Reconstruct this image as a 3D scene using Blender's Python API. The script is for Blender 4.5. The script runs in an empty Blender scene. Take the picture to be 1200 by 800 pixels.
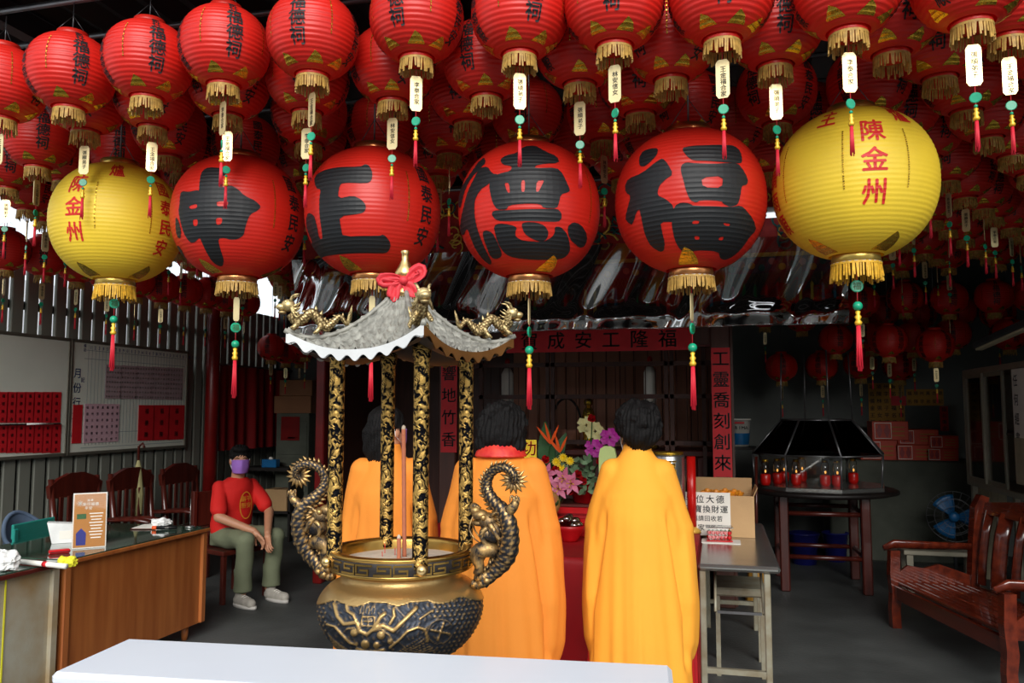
import bpy, bmesh, math, random
import numpy as np
from mathutils import Vector, Matrix, geometry
random.seed(7); rng = np.random.default_rng(7)
PI = math.pi; R_ = math.radians
scene = bpy.context.scene; COL = scene.collection

# ---------------------------------------------------------------- camera, sky, exposure
FPX = 950.0; PSI = R_(14.2); PHI = R_(4.8); CAM = Vector((0, 0, 1.6))
cd = bpy.data.cameras.new('camera'); cam = bpy.data.objects.new('camera', cd); COL.objects.link(cam)
cd.sensor_width = 36; cd.lens = FPX / 1200 * 36; cd.clip_start = 0.05
cam.location = CAM; cam.rotation_euler = (PI / 2 + PHI, 0, PSI); scene.camera = cam
w = bpy.data.worlds.new('overcast_sky'); scene.world = w; w.use_nodes = True
bg = w.node_tree.nodes['Background']; bg.inputs[0].default_value = (0.86, 0.93, 1.0, 1); bg.inputs[1].default_value = 1.35
sl = bpy.data.lights.new('hazy_sun', 'SUN'); sl.energy = 3.9; sl.angle = R_(40); sl.color = (1.0, 0.97, 0.92)
so = bpy.data.objects.new('hazy_sun', sl); COL.objects.link(so); so.rotation_euler = (R_(62), 0, R_(15))
vs = scene.view_settings; vs.view_transform = 'Standard'; vs.look = 'None'; vs.gamma = 1; vs.use_curve_mapping = False; vs.exposure = 0.0

FW = Vector((-math.sin(PSI) * math.cos(PHI), math.cos(PSI) * math.cos(PHI), math.sin(PHI)))
RT = Vector((math.cos(PSI), math.sin(PSI), 0)); UP = RT.cross(FW)
def at(px, py, X=None, Y=None, Z=None):
    r = FW + RT * ((px - 600) / FPX) - UP * ((py - 400) / FPX)
    t = (Y / r.y) if Y is not None else ((X / r.x) if X is not None else (Z - CAM.z) / r.z)
    return CAM + r * t

# ---------------------------------------------------------------- materials
def s2l(c):
    return tuple((x / 12.92 if x <= .04045 else ((x + .055) / 1.055) ** 2.4) for x in (v / 255 for v in c))
MATS = {}
def mat(name, rgb, rough=.6, metal=0., var=.15, scale=8., bump=0., bscale=60., spec=.5, trans=0., alpha=None, emit=0., rgb2=None, stretch=None, coat=0., detail=4.):
    """principled material: noise-varied base colour plus fine relief; rgb is sRGB 0-255"""
    m = bpy.data.materials.new(name); m.use_nodes = True; nt = m.node_tree; N = nt.nodes; Lk = nt.links
    b = N['Principled BSDF']; c = s2l(rgb)
    b.inputs['Roughness'].default_value = rough; b.inputs['Metallic'].default_value = metal
    b.inputs['Specular IOR Level'].default_value = spec; b.inputs['Coat Weight'].default_value = coat
    tc = N.new('ShaderNodeTexCoord'); src = tc.outputs['Object']
    if stretch:
        mp = N.new('ShaderNodeMapping'); mp.inputs['Scale'].default_value = stretch; Lk.new(src, mp.inputs[0]); src = mp.outputs[0]
    nz = N.new('ShaderNodeTexNoise'); nz.inputs['Scale'].default_value = scale; nz.inputs['Detail'].default_value = detail; Lk.new(src, nz.inputs[0])
    rp = N.new('ShaderNodeValToRGB'); rp.color_ramp.elements[0].position = .3; rp.color_ramp.elements[1].position = .7
    c2 = s2l(rgb2) if rgb2 else tuple(x * (1 + var) for x in c); c1 = c if rgb2 else tuple(x * (1 - var) for x in c)
    rp.color_ramp.elements[0].color = (*c1, 1); rp.color_ramp.elements[1].color = (*[min(1, x) for x in c2], 1)
    Lk.new(nz.outputs[0], rp.inputs[0]); Lk.new(rp.outputs[0], b.inputs['Base Color'])
    if bump:
        n2 = N.new('ShaderNodeTexNoise'); n2.inputs['Scale'].default_value = bscale; n2.inputs['Detail'].default_value = 5; Lk.new(src, n2.inputs[0])
        bp = N.new('ShaderNodeBump'); bp.inputs['Strength'].default_value = bump; bp.inputs['Distance'].default_value = .01
        Lk.new(n2.outputs[0], bp.inputs['Height']); Lk.new(bp.outputs[0], b.inputs['Normal'])
    if trans: b.inputs['Transmission Weight'].default_value = trans
    if alpha is not None: b.inputs['Alpha'].default_value = alpha
    if emit: Lk.new(rp.outputs[0], b.inputs['Emission Color']); b.inputs['Emission Strength'].default_value = emit
    MATS[name] = m; return m
def add_translucent(m, rgb, fac):
    nt = m.node_tree; N = nt.nodes; b = N['Principled BSDF']; o = N['Material Output']
    t = N.new('ShaderNodeBsdfTranslucent'); t.inputs[0].default_value = (*s2l(rgb), 1)
    mx = N.new('ShaderNodeMixShader'); mx.inputs[0].default_value = fac
    nt.links.new(b.outputs[0], mx.inputs[1]); nt.links.new(t.outputs[0], mx.inputs[2]); nt.links.new(mx.outputs[0], o.inputs[0])
def clear_mat(name, refl=.12, tint=(255, 255, 255), rough=.03):
    m = bpy.data.materials.new(name); m.use_nodes = True; nt = m.node_tree; N = nt.nodes; N.remove(N['Principled BSDF'])
    t = N.new('ShaderNodeBsdfTransparent'); t.inputs[0].default_value = (*s2l(tint), 1)
    g = N.new('ShaderNodeBsdfGlossy'); g.inputs['Roughness'].default_value = rough
    f = N.new('ShaderNodeLayerWeight'); f.inputs[0].default_value = refl * 2
    mx = N.new('ShaderNodeMixShader'); ma = N.new('ShaderNodeMath'); ma.operation = 'ADD'; ma.inputs[1].default_value = refl; ma.use_clamp = True
    nt.links.new(f.outputs['Fresnel'], ma.inputs[0]); nt.links.new(ma.outputs[0], mx.inputs[0])
    nt.links.new(t.outputs[0], mx.inputs[1]); nt.links.new(g.outputs[0], mx.inputs[2]); nt.links.new(mx.outputs[0], N['Material Output'].inputs[0])
    MATS[name] = m; return m
def wood(name, rgb, rgb2, rough=.35, axis=2, coat=.3):
    st = [14., 14., 14.]; st[axis] = 1.2
    return mat(name, rgb, rough, 0, scale=1.3, rgb2=rgb2, stretch=tuple(st), bump=.06, bscale=4, coat=coat, detail=8)
def relief_mat(name, low, high, rl, rh, metal=1., attr='relief', bump=.1):
    """cast metal: colour follows a stored relief attribute (patina low, polished high)"""
    m = mat(name, low, rl, metal, bump=bump, bscale=120); nt = m.node_tree; N = nt.nodes; b = N['Principled BSDF']
    a = N.new('ShaderNodeAttribute'); a.attribute_name = attr
    nz = N.new('ShaderNodeTexNoise'); nz.inputs['Scale'].default_value = 35
    ad = N.new('ShaderNodeMath'); ad.operation = 'MULTIPLY_ADD'; ad.inputs[1].default_value = .5; ad.inputs[2].default_value = -.25
    nt.links.new(nz.outputs[0], ad.inputs[0]); sm = N.new('ShaderNodeMath'); sm.use_clamp = True
    nt.links.new(a.outputs['Fac'], sm.inputs[0]); nt.links.new(ad.outputs[0], sm.inputs[1])
    rp = N.new('ShaderNodeValToRGB'); rp.color_ramp.elements[0].color = (*s2l(low), 1); rp.color_ramp.elements[1].color = (*s2l(high), 1)
    rp.color_ramp.elements[0].position = .25; rp.color_ramp.elements[1].position = .75
    nt.links.new(sm.outputs[0], rp.inputs[0]); nt.links.new(rp.outputs[0], b.inputs['Base Color'])
    mr = N.new('ShaderNodeMapRange'); mr.inputs['To Min'].default_value = rl; mr.inputs['To Max'].default_value = rh
    nt.links.new(sm.outputs[0], mr.inputs[0]); nt.links.new(mr.outputs[0], b.inputs['Roughness']); return m
def noise_relief(name, low, high, scale, rl=.5, rh=.3, metal=1., th=.5, width=.06, dist=.006):
    """cast metal whose worn-through pattern is a warped noise with its own relief"""
    m = mat(name, low, rl, metal); nt = m.node_tree; N = nt.nodes; b = N['Principled BSDF']
    tc = N.new('ShaderNodeTexCoord'); nz = N.new('ShaderNodeTexNoise'); nz.inputs['Scale'].default_value = scale; nz.inputs['Detail'].default_value = 2
    nz.inputs['Distortion'].default_value = 2.2; nt.links.new(tc.outputs['Object'], nz.inputs[0])
    rp = N.new('ShaderNodeValToRGB'); e = rp.color_ramp.elements; e[0].position = th - width; e[1].position = th + width
    e[0].color = (*s2l(low), 1); e[1].color = (*s2l(high), 1); nt.links.new(nz.outputs[0], rp.inputs[0]); nt.links.new(rp.outputs[0], b.inputs['Base Color'])
    bp = N.new('ShaderNodeBump'); bp.inputs['Distance'].default_value = dist; bp.inputs['Strength'].default_value = .8
    nt.links.new(nz.outputs[0], bp.inputs['Height']); nt.links.new(bp.outputs[0], b.inputs['Normal']); return m

M = MATS
mat('concrete', (84, 87, 86), .6, 0, .3, 1.6, .35, 40, rgb2=(56, 58, 57), detail=9.); mat('paving', (150, 148, 144), .8, 0, .1, 2, .2, 50)
mat('roof_dark', (30, 30, 32), .6, 0, .2, 3); mat('steel_dark', (58, 60, 62), .45, .4, .2, 6); mat('pipe', (120, 120, 122), .35, .8, .2, 6)
mat('panel_grey', (124, 126, 116), .6, 0, .2, 2, .1, 20, stretch=(1, 1, .2)); mat('slat_dark', (52, 47, 45), .6, 0, .25, 3, stretch=(8, 8, .6))
mat('backwall', (104, 108, 104), .8, 0, .25, 1.5, .2, 30); mat('counter', (98, 102, 90), .75, 0, .3, 2.5, .2, 30, rgb2=(70, 74, 64)); mat('plaster', (232, 234, 236), .8, 0, .06, 1)
mat('red_post', (120, 18, 16), .35, 0, .2, 5); mat('black', (14, 14, 15), .5, 0, .2, 5); mat('near_black', (28, 22, 20), .5, 0, .2, 5)
mat('lantern_red', (216, 36, 26), .42, 0, .08, 6, .04, 80, spec=.5); add_translucent(M['lantern_red'], (230, 20, 8), .18)
mat('lantern_red2', (212, 38, 25), .42, 0, .08, 5, .04, 80, spec=.5); add_translucent(M['lantern_red2'], (230, 20, 8), .15)
mat('lantern_yellow', (248, 212, 58), .5, 0, .05, 5, .04, 80); add_translucent(M['lantern_yellow'], (240, 190, 20), .15)
mat('ink', (20, 22, 25), .55, 0, .1, 10); mat('red_ink', (205, 28, 24), .55, 0, .1, 10); mat('blue_ink', (38, 62, 130), .6)
mat('gold_foil', (212, 172, 60), .25, .85, .3, 40, .3, 90); mat('copper', (222, 150, 92), .28, .9, .15, 10); mat('gold_band', (216, 182, 92), .3, .8, .1, 10)
mat('fringe', (176, 138, 66), .6, 0, .3, 60); mat('fringe_bright', (216, 166, 44), .6, 0, .25, 60)
mat('tag', (236, 214, 160), .28, .55, .08, 12); mat('jade', (22, 150, 112), .3, 0, .2, 30); mat('bead_gold', (232, 182, 52), .35, .3, .15, 30)
mat('tassel', (206, 32, 52), .55, 0, .2, 80, stretch=(30, 30, 1)); mat('cord', (170, 30, 36), .6)
mat('umbrella_cloth', (168, 162, 112), .7, 0, .1, 10); mat('white_table', (218, 222, 230), .32, 0, .02, 3)
mat('robe_orange', (238, 142, 46), .8, 0, .06, 3, .12, 260); mat('robe_yellow', (247, 166, 48), .8, 0, .05, 3, .12, 260)
mat('skin', (196, 140, 108), .5, 0, .06, 14); mat('hair', (15, 13, 13), .7, 0, .3, 60, .5, 140, spec=.2); mat('red_cloth', (176, 14, 24), .6, 0, .15, 4, .1, 200)
mat('red_scarf', (206, 24, 34), .5, 0, .2, 30, rgb2=(226, 70, 50)); mat('under_red', (196, 20, 26), .7, 0, .1, 4)
mat('brass', (182, 144, 76), .3, 1, .15, 5, .05, 60); mat('brass_ball', (214, 180, 120), .3, 1, .1, 10)
relief_mat('bowl_relief', (58, 62, 70), (182, 148, 94), .55, .34, .8); relief_mat('dragon_bronze', (52, 52, 56), (196, 158, 100), .6, .38, .85); relief_mat('gilt_dragon', (104, 84, 54), (222, 198, 142), .55, .42, .8)
noise_relief('pillar_relief', (22, 22, 26), (220, 178, 100), 38, .5, .3, 1., .52, .07)
mat('roof_tile', (158, 156, 146), .6, .2, .25, 30, .3, 90, rgb2=(112, 110, 102)); mat('roof_edge', (226, 226, 224), .4, .3, .06, 6); mat('roof_under', (40, 32, 28), .6); mat('roof_edge_brown', (168, 116, 66), .35, .7, .2, 10)
mat('ash', (196, 178, 158), .95, 0, .12, 30, .3, 60); mat('incense', (178, 104, 74), .85, 0, .1, 40); mat('ribbon', (208, 44, 56), .6, 0, .12, 12)
wood('desk_wood', (178, 106, 52), (150, 80, 36), .4, 2); wood('desk_trim', (190, 116, 62), (160, 88, 44), .35, 2)
mat('desk_top', (24, 58, 46), .08, 0, .3, 6, rgb2=(60, 84, 70), coat=.6); mat('rust_metal', (184, 182, 164), .55, .05, scale=4, rgb2=(158, 132, 92), bump=.1); mat('top_edge', (86, 30, 24), .35)
wood('bench_wood', (116, 44, 24), (70, 22, 13), .22, 0, .6); wood('chair_wood', (92, 34, 24), (60, 20, 14), .3, 2, .4)
mat('steel', (176, 176, 172), .25, .85, .1, 5, .03, 80, stretch=(.3, 4, 4)); mat('leg_paint', (150, 148, 130), .5, .1, scale=14, rgb2=(128, 116, 92))
mat('cardboard', (196, 158, 112), .8, 0, .06, 6, .08, 60); mat('cardboard_dark', (142, 98, 66), .8, 0, .08, 6); mat('paper', (236, 232, 222), .8, 0, .03, 10); mat('red_paper', (200, 24, 34), .6, 0, .1, 9); mat('mauve_paper', (176, 152, 156), .75, 0, .08, 20); mat('pink_paper', (214, 172, 184), .75, 0, .06, 20)
mat('whiteboard', (226, 229, 216), .35, 0, .04, 3); mat('board_frame', (120, 116, 104), .4, .5, .1, 8); mat('grid_ink', (130, 146, 152), .6)
mat('tshirt', (214, 26, 20), .8, 0, .08, 5, .12, 200); mat('tshirt_print', (212, 136, 34), .6); mat('trouser', (112, 118, 92), .85, 0, .1, 6, .15, 200); mat('mask', (160, 110, 200), .7); mat('shoe', (176, 170, 160), .7, 0, .15, 20, .2, 120); mat('sole', (200, 196, 190), .6); mat('sock', (30, 30, 32), .8); mat('white_plastic', (232, 232, 230), .4)
mat('chair_blue', (98, 116, 140), .4, 0, .06, 8); mat('chair_teal', (36, 138, 126), .4, 0, .06, 8)
mat('poster_ochre', (186, 124, 48), .55, 0, .08, 5); mat('yellow_cloth', (232, 226, 50), .7, 0, .08, 20); mat('red_plastic', (200, 22, 28), .35); mat('blue_bucket', (36, 40, 128), .4); mat('blue_plastic', (30, 110, 170), .35)
clear_mat('glass', .06); clear_mat('roof_glass', .04, (70, 66, 64)); clear_mat('film', .28, (236, 232, 228), .06); clear_mat('bag', .28, (240, 242, 246), .15)
mat('valance_red', (160, 22, 30), .6, 0, scale=16, rgb2=(190, 50, 36)); mat('valance_border', (140, 24, 40), .6, 0, scale=14, rgb2=(84, 84, 110)); mat('valance_gold', (236, 186, 78), .45, .2, .25, 30); mat('valance_teal', (40, 96, 92), .5, 0, .2, 30); mat('net', (150, 122, 80), .7)
for nm, c in {'t_yellow': (222, 196, 60), 't_red': (214, 40, 44), 't_green': (30, 150, 84), 't_blue': (40, 136, 176), 't_magenta': (186, 44, 112), 't_salmon': (226, 116, 108)}.items(): mat(nm, c, .5, 0, .15, 60)
mat('shrine_wood', (74, 40, 30), .45, 0, .25, 4, stretch=(6, 6, .5)); mat('shrine_panel', (172, 118, 94), .6, 0, .15, 3, stretch=(8, 8, .4)); mat('shrine_shelf', (96, 40, 34), .4, 0, .2, 5)
mat('leaf', (44, 92, 44), .45, 0, .25, 12); mat('leaf_pale', (110, 140, 104), .6, 0, .2, 20); mat('petal_orange', (240, 92, 30), .5); mat('petal_magenta', (178, 34, 150), .5, 0, .2, 20); mat('petal_pink', (208, 112, 144), .5, 0, .2, 20); mat('petal_yellow', (240, 206, 30), .5); mat('petal_red', (196, 18, 28), .5); mat('petal_cream', (220, 214, 150), .5)
mat('lime', (198, 220, 140), .6, 0, .04, 10); mat('fruit_green', (150, 176, 70), .45, 0, .2, 8, rgb2=(200, 70, 70)); mat('snack', (196, 130, 84), .5, 0, .3, 20)
mat('candle_red', (200, 20, 14), .3, 0, .1, 10); mat('flame', (255, 170, 80), .5, emit=1.3); mat('orange_box', (206, 62, 30), .5, 0, .08, 6); mat('vase_red', (150, 24, 24), .4); mat('poster_yellow', (176, 128, 46), .7, 0, .1, 6)
mat('cab_frame', (156, 150, 132), .45, .3, .1, 6); mat('tile_beige', (190, 180, 150), .6, 0, .1, 6, rgb2=(160, 150, 124)); mat('curtain', (140, 12, 14), .75, 0, .15, 3); mat('orange_fruit', (240, 150, 40), .45, 0, .15, 12)

# ---------------------------------------------------------------- mesh builder
class MB:
    def __init__(s): s.v = []; s.f = []; s.m = []; s.sm = []; s.rel = None
    def add(s, vs, fs, mi=0, smooth=False, X=None):
        o = len(s.v)
        s.v += [tuple(X @ Vector(p)) for p in vs] if X is not None else [tuple(p) for p in vs]
        for f in fs: s.f.append([i + o for i in f]); s.m.append(mi); s.sm.append(smooth)
        return s
    def box(s, c, d, mi=0, X=None, ch=0.):
        x, y, z = [k / 2 for k in d]
        if ch <= 0:
            vs = [(c[0] + a * x, c[1] + b * y, c[2] + e * z) for a in (-1, 1) for b in (-1, 1) for e in (-1, 1)]
            return s.add(vs, [(0, 1, 3, 2), (4, 6, 7, 5), (0, 4, 5, 1), (2, 3, 7, 6), (0, 2, 6, 4), (1, 5, 7, 3)], mi, False, X)
        ch = min(ch, x * .98, y * .98, z * .98); vs = []; idx = {}
        for a in (-1, 1):
            for b in (-1, 1):
                for e in (-1, 1):
                    for k in range(3):
                        q = [a * x, b * y, e * z]; 
                        for j in range(3):
                            if j != k: q[j] -= (a, b, e)[j] * ch
                        idx[(a, b, e, k)] = len(vs); vs.append((c[0] + q[0], c[1] + q[1], c[2] + q[2]))
        fs = []; S = (-1, 1)
        for k in range(3):
            for sg in S:
                o = [j for j in range(3) if j != k]; loop = []
                for (p, q) in ((-1, -1), (1, -1), (1, 1), (-1, 1)):
                    t = [0, 0, 0]; t[k] = sg; t[o[0]] = p; t[o[1]] = q; loop.append(idx[(*t, k)])
                if (sg > 0) == (k == 1): loop.reverse()
                fs.append(loop)
        for k in range(3):
            o = [j for j in range(3) if j != k]
            for p in S:
                for q in S:
                    t0 = [0, 0, 0]; t1 = [0, 0, 0]; t0[k] = -1; t1[k] = 1
                    for t in (t0, t1): t[o[0]] = p; t[o[1]] = q
                    fs.append([idx[(*t0, o[0])], idx[(*t1, o[0])], idx[(*t1, o[1])], idx[(*t0, o[1])]])
        for a in S:
            for b in S:
                for e in S: fs.append([idx[(a, b, e, k)] for k in range(3)])
        return s.add(vs, fs, mi, False, X)
    def lathe(s, prof, n=24, mi=0, smooth=True, X=None, caps=(True, True)):
        vs = []; fs = []
        for (r, z) in prof:
            for i in range(n): a = 2 * PI * i / n; vs.append((r * math.cos(a), r * math.sin(a), z))
        for j in range(len(prof) - 1):
            for i in range(n): k = (i + 1) % n; fs.append((j * n + i, j * n + k, (j + 1) * n + k, (j + 1) * n + i))
        if caps[0]: fs.append(list(range(n))[::-1])
        if caps[1]: fs.append([(len(prof) - 1) * n + i for i in range(n)])
        return s.add(vs, fs, mi, smooth, X)
    def tube(s, path, rad, n=8, mi=0, smooth=True, X=None, flat=1., caps=True):
        P = [Vector(p) for p in path]
        if not hasattr(rad, '__len__'): rad = [rad] * len(P)
        vs = []; fs = []; prev = None
        for i, p in enumerate(P):
            t = (P[min(i + 1, len(P) - 1)] - P[max(i - 1, 0)])
            t = t.normalized() if t.length > 1e-9 else Vector((0, 0, 1))
            if prev is None: u = t.orthogonal().normalized()
            else: u = (prev - t * prev.dot(t)); u = u.normalized() if u.length > 1e-6 else t.orthogonal().normalized()
            prev = u; v2 = t.cross(u)
            for k in range(n): a = 2 * PI * k / n; vs.append(p + (u * math.cos(a) + v2 * math.sin(a) * flat) * rad[i])
        for j in range(len(P) - 1):
            for i in range(n): k = (i + 1) % n; fs.append((j * n + i, j * n + k, (j + 1) * n + k, (j + 1) * n + i))
        if caps: fs.append(list(range(n))[::-1]); fs.append([(len(P) - 1) * n + i for i in range(n)])
        return s.add(vs, fs, mi, smooth, X)
    def cyl(s, p0, p1, r0, r1=None, n=12, mi=0, smooth=True, X=None): return s.tube([p0, p1], [r0, r0 if r1 is None else r1], n, mi, smooth, X)
    def sph(s, c, r, nu=14, nv=9, mi=0, X=None):
        if not hasattr(r, '__len__'): r = (r, r, r)
        vs = [(c[0], c[1], c[2] - r[2])]; fs = []
        for j in range(1, nv):
            t = -PI / 2 + PI * j / nv
            for i in range(nu): a = 2 * PI * i / nu; vs.append((c[0] + r[0] * math.cos(t) * math.cos(a), c[1] + r[1] * math.cos(t) * math.sin(a), c[2] + r[2] * math.sin(t)))
        vs.append((c[0], c[1], c[2] + r[2])); L = len(vs) - 1
        for i in range(nu):
            k = (i + 1) % nu; fs.append((0, 1 + k, 1 + i)); fs.append((L, L - nu + i, L - nu + k))
            for j in range(nv - 2): fs.append((1 + j * nu + i, 1 + j * nu + k, 1 + (j + 1) * nu + k, 1 + (j + 1) * nu + i))
        return s.add(vs, fs, mi, True, X)
    def grid(s, fn, nu, nv, mi=0, smooth=True, X=None):
        vs = [fn(i / nu, j / nv) for j in range(nv + 1) for i in range(nu + 1)]; w_ = nu + 1
        return s.add(vs, [(j * w_ + i, j * w_ + i + 1, (j + 1) * w_ + i + 1, (j + 1) * w_ + i) for j in range(nv) for i in range(nu)], mi, smooth, X)
    def prism(s, pts, th, mi=0, X=None, smooth=False):
        """pts: 2-D outline in the local XZ plane, thickness th along Y"""
        n = len(pts); vs = [(p[0], -th / 2, p[1]) for p in pts] + [(p[0], th / 2, p[1]) for p in pts]
        return s.add(vs, [list(range(n)), list(range(n, 2 * n))[::-1]] + [(i, i + n, (i + 1) % n + n, (i + 1) % n) for i in range(n)], mi, smooth, X)
    def mesh(s, name, mats):
        me = bpy.data.meshes.new(name); me.from_pydata(s.v, [], s.f)
        for m in (mats if isinstance(mats, (list, tuple)) else [mats]): me.materials.append(MATS[m] if isinstance(m, str) else m)
        me.polygons.foreach_set('material_index', s.m); me.polygons.foreach_set('use_smooth', s.sm)
        bm = bmesh.new(); bm.from_mesh(me); bmesh.ops.recalc_face_normals(bm, faces=bm.faces); bm.to_mesh(me); bm.free()
        if s.rel is not None:
            a = me.attributes.new('relief', 'FLOAT', 'POINT'); a.data.foreach_set('value', np.asarray(s.rel, dtype=np.float32))
        me.update(); return me
    def build(s, name, mats, parent=None, loc=None, rotz=None, label=None):
        return obj(name, s.mesh(name, mats), parent, loc, rotz, label)
def obj(name, me, parent=None, loc=None, rotz=None, label=None):
    o = bpy.data.objects.new(name, me); COL.objects.link(o); o.parent = parent
    if loc is not None: o.location = loc
    if rotz is not None: o.rotation_euler = (0, 0, rotz)
    if label: o['label'] = label
    return o
def tag(o, label, cat, group=None):
    o['label'] = label; o['category'] = cat
    if group: o['group'] = group
    return o
def thing(name, label, cat, loc=(0, 0, 0), rotz=0., group=None):
    return tag(obj(name, None, None, loc, rotz), label, cat, group)
def struct(o): o['kind'] = 'structure'; return o
def rotm(x=0, y=0, z=0, loc=(0, 0, 0)):
    return Matrix.Translation(loc) @ Matrix.Rotation(R_(z), 4, 'Z') @ Matrix.Rotation(R_(y), 4, 'Y') @ Matrix.Rotation(R_(x), 4, 'X')
def spline(pts, n):
    """Catmull-Rom through pts (tuples of any length), n samples"""
    P = [np.array(p, float) for p in pts]; P = [2 * P[0] - P[1]] + P + [2 * P[-1] - P[-2]]; out = []
    m = len(P) - 3
    for i in range(n):
        t = i / (n - 1) * m; k = min(int(t), m - 1); t -= k; a, b, c, d = P[k:k + 4]
        out.append(.5 * ((2 * b) + (-a + c) * t + (2 * a - 5 * b + 4 * c - d) * t * t + (-a + 3 * b - 3 * c + d) * t ** 3))
    return out

# ---------------------------------------------------------------- lettering (built-in font outlines turned into mesh)
GL = {}
def load_glyphs(chars, bold):
    os_ = []
    for ch in sorted(set(chars)):
        c = bpy.data.curves.new('g', 'FONT'); c.body = ch; c.size = 1; c.resolution_u = 2; c.offset = bold
        o = bpy.data.objects.new('g', c); COL.objects.link(o); os_.append((ch, o, c))
    dg = bpy.context.evaluated_depsgraph_get()
    for ch, o, c in os_:
        me = o.evaluated_get(dg).to_mesh(); v = [(p.co.x, p.co.y) for p in me.vertices]
        wd = 1.0 if ord(ch) > 0x2000 else max(p[0] for p in v) if v else .5
        GL[(ch, bold)] = ([(x - wd / 2, y - .37) for x, y in v], [list(p.vertices) for p in me.polygons])
        o.evaluated_get(dg).to_mesh_clear()
    for ch, o, c in os_: bpy.data.objects.remove(o); bpy.data.curves.remove(c)
BOLD = 0.0
load_glyphs('新圩福德祠國泰民安風調雨順陳金州爐主礻月份行事曆各位大德元寶換財運可攜請回收若置家任何經書賀成工隆響地竹香靈喬刻創來正功福名記項備註弟子合家平安林王李張黃信女0123456789PRIMA', BOLD)
WEIGHT = ((.014, .01), (-.014, -.01))          # two shifted copies of each outline make a brush-heavy weight
HEAVY = ((.02, .0), (-.02, .0), (0, .016), (0, -.016))
def text2d(items, weight=None):
    """items: (char, x, y, size) -> 2-D verts and faces"""
    V = []; F_ = []
    for ch, x, y, sz in items:
        gv, gf = GL[(ch, BOLD)]
        for dx, dy in (weight or WEIGHT): o = len(V); V += [(x + (a + dx) * sz, y + (b + dy) * sz) for a, b in gv]; F_ += [[i + o for i in f] for f in gf]
    return V, F_
def column(s, x, y, sz, step=1.1): return [(c, x, y - i * sz * step, sz) for i, c in enumerate(s)]
def flat_text(mb, items, X, mi=0, off=.0015):
    """lettering laid on a plane: local x right, z up, facing local -Y"""
    v, f = text2d(items); mb.add([(a, -off, b) for a, b in v], f, mi, False, X)
# ---------------------------------------------------------------- the setting
XL, XR, YB, ZC = -5.8, 3.4, 10.1, 3.6
struct(MB().box((-1.2, 3.4, -.05), (9.4, 13.6, .1)).build('floor', 'concrete'))
struct(MB().box((0, 0, -.16), (60, 60, .1)).build('ground_outside', 'paving'))
o = MB()
n = 96
o.grid(lambda u, v: (XL - .4 + (XR - XL + .8) * u, 2.45 + 7.8 * v, ZC + .025 * (1 if int(u * n * 1.0001) % 2 else -1)), n, 1, 0, False)
o.box((-1.2, 6.3, ZC + .08), (10.2, 7.9, .04)); struct(o.build('ceiling', 'roof_dark'))
# roof beams and the pipes that the lanterns hang from
k = 1
for x in (-5.4, -3.3, -1.2, .9, 3.0):
    struct(MB().box((x, 6.3, ZC - .1), (.08, 7.6, .12)).build('trim_%d' % k, 'steel_dark')); k += 1
b = MB().box((-1.2, 2.5, ZC - .1), (9.6, .01, .2)).box((-1.2, 2.55, ZC - .2), (9.6, .11, .01))
for i in range(60): b.box((-5.9 + i * .16, 2.494, ZC - .1), (.09, .004, .03), 1)
struct(b.build('trim_%d' % k, ['steel_dark', 'black'])); k += 1
# board wall on the left: every board its own piece, light slits between
wl = struct(MB().box((XL - .06, 6.6, 1.05), (.02, 7.3, 2.1)).build('wall_left', 'near_black'))
bm_ = MB().box((0, 0, 1.425), (.035, .122, 2.85), ch=.006).mesh('board', 'panel_grey')
for i in range(46):
    obj('board', bm_, wl, (XL, 2.95 + .158 * i, 0))
for z in (.35, 1.3, 2.5): MB().box((XL - .035, 6.6, z), (.03, 7.3, .07)).build('rail', 'slat_dark', wl)
struct(MB().box((XR + .05, 6.4, 1.8), (.1, 7.6, 3.6)).build('wall_right', 'backwall'))
struct(MB().box((-1.2, YB + .05, 1.8), (9.4, .1, 3.6)).build('wall_back', 'backwall'))
struct(MB().box((-8.4, 6, 1.6), (.2, 16, 3.2)).build('wall_neighbour', 'plaster'))
ob = MB().box((0, -9.2, 2.2), (44, .4, 4.4))  # unseen stand-in for buildings opposite, added to keep low sky light out
struct(ob.build('wall_opposite_sky_block', 'backwall'))
struct(MB().lathe([(.075, 0), (.075, ZC)], 16).build('trim_20', 'red_post', None, (XL + .16, 8.22, 0)))
struct(MB().box((0, 0, ZC / 2), (.1, .1, ZC)).build('trim_21', 'near_black', None, (XL + .1, 9.9, 0)))

# shrine front: posts, lintel, back panels, lattice
def post(nm, x, y, wd, m): return struct(MB().box((x, y, 1.75), (wd, wd, 3.5), ch=.01).build(nm, m))
post('trim_23', .03, 7.0, .16, 'shrine_wood'); post('trim_24', -2.35, 7.0, .16, 'shrine_wood'); post('trim_25', -3.62, 7.0, .09, 'red_post')
struct(MB().box((-1.78, 7.02, 2.85), (3.7, .1, 1.4)).build('wall_shrine_front', 'shrine_wood'))
struct(MB().box((-1.78, 7.06, 2.2), (3.7, .1, .14)).build('trim_26', 'shrine_shelf'))
sb = struct(MB().box((-1.78, 8.5, 1.75), (3.7, .08, 3.5)).build('wall_shrine_back', 'shrine_wood'))
struct(MB().box((.1, 7.75, 1.75), (.06, 1.5, 3.5)).build('wall_shrine_right', 'shrine_wood'))
struct(MB().box((-3.62, 7.75, 1.75), (.06, 1.5, 3.5)).build('wall_shrine_left', 'shrine_wood'))
struct(MB().box((-1.78, 7.8, 2.62), (3.7, 1.4, .05)).build('ceiling_shrine', 'near_black'))
pm = MB().box((0, 0, 0), (.135, .02, 1.3), ch=.006).mesh('plank', 'shrine_panel')
for i in range(15): obj('plank', pm, sb, (-2.05 + i * .143, 8.44, 1.75))
lt = MB()
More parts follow.
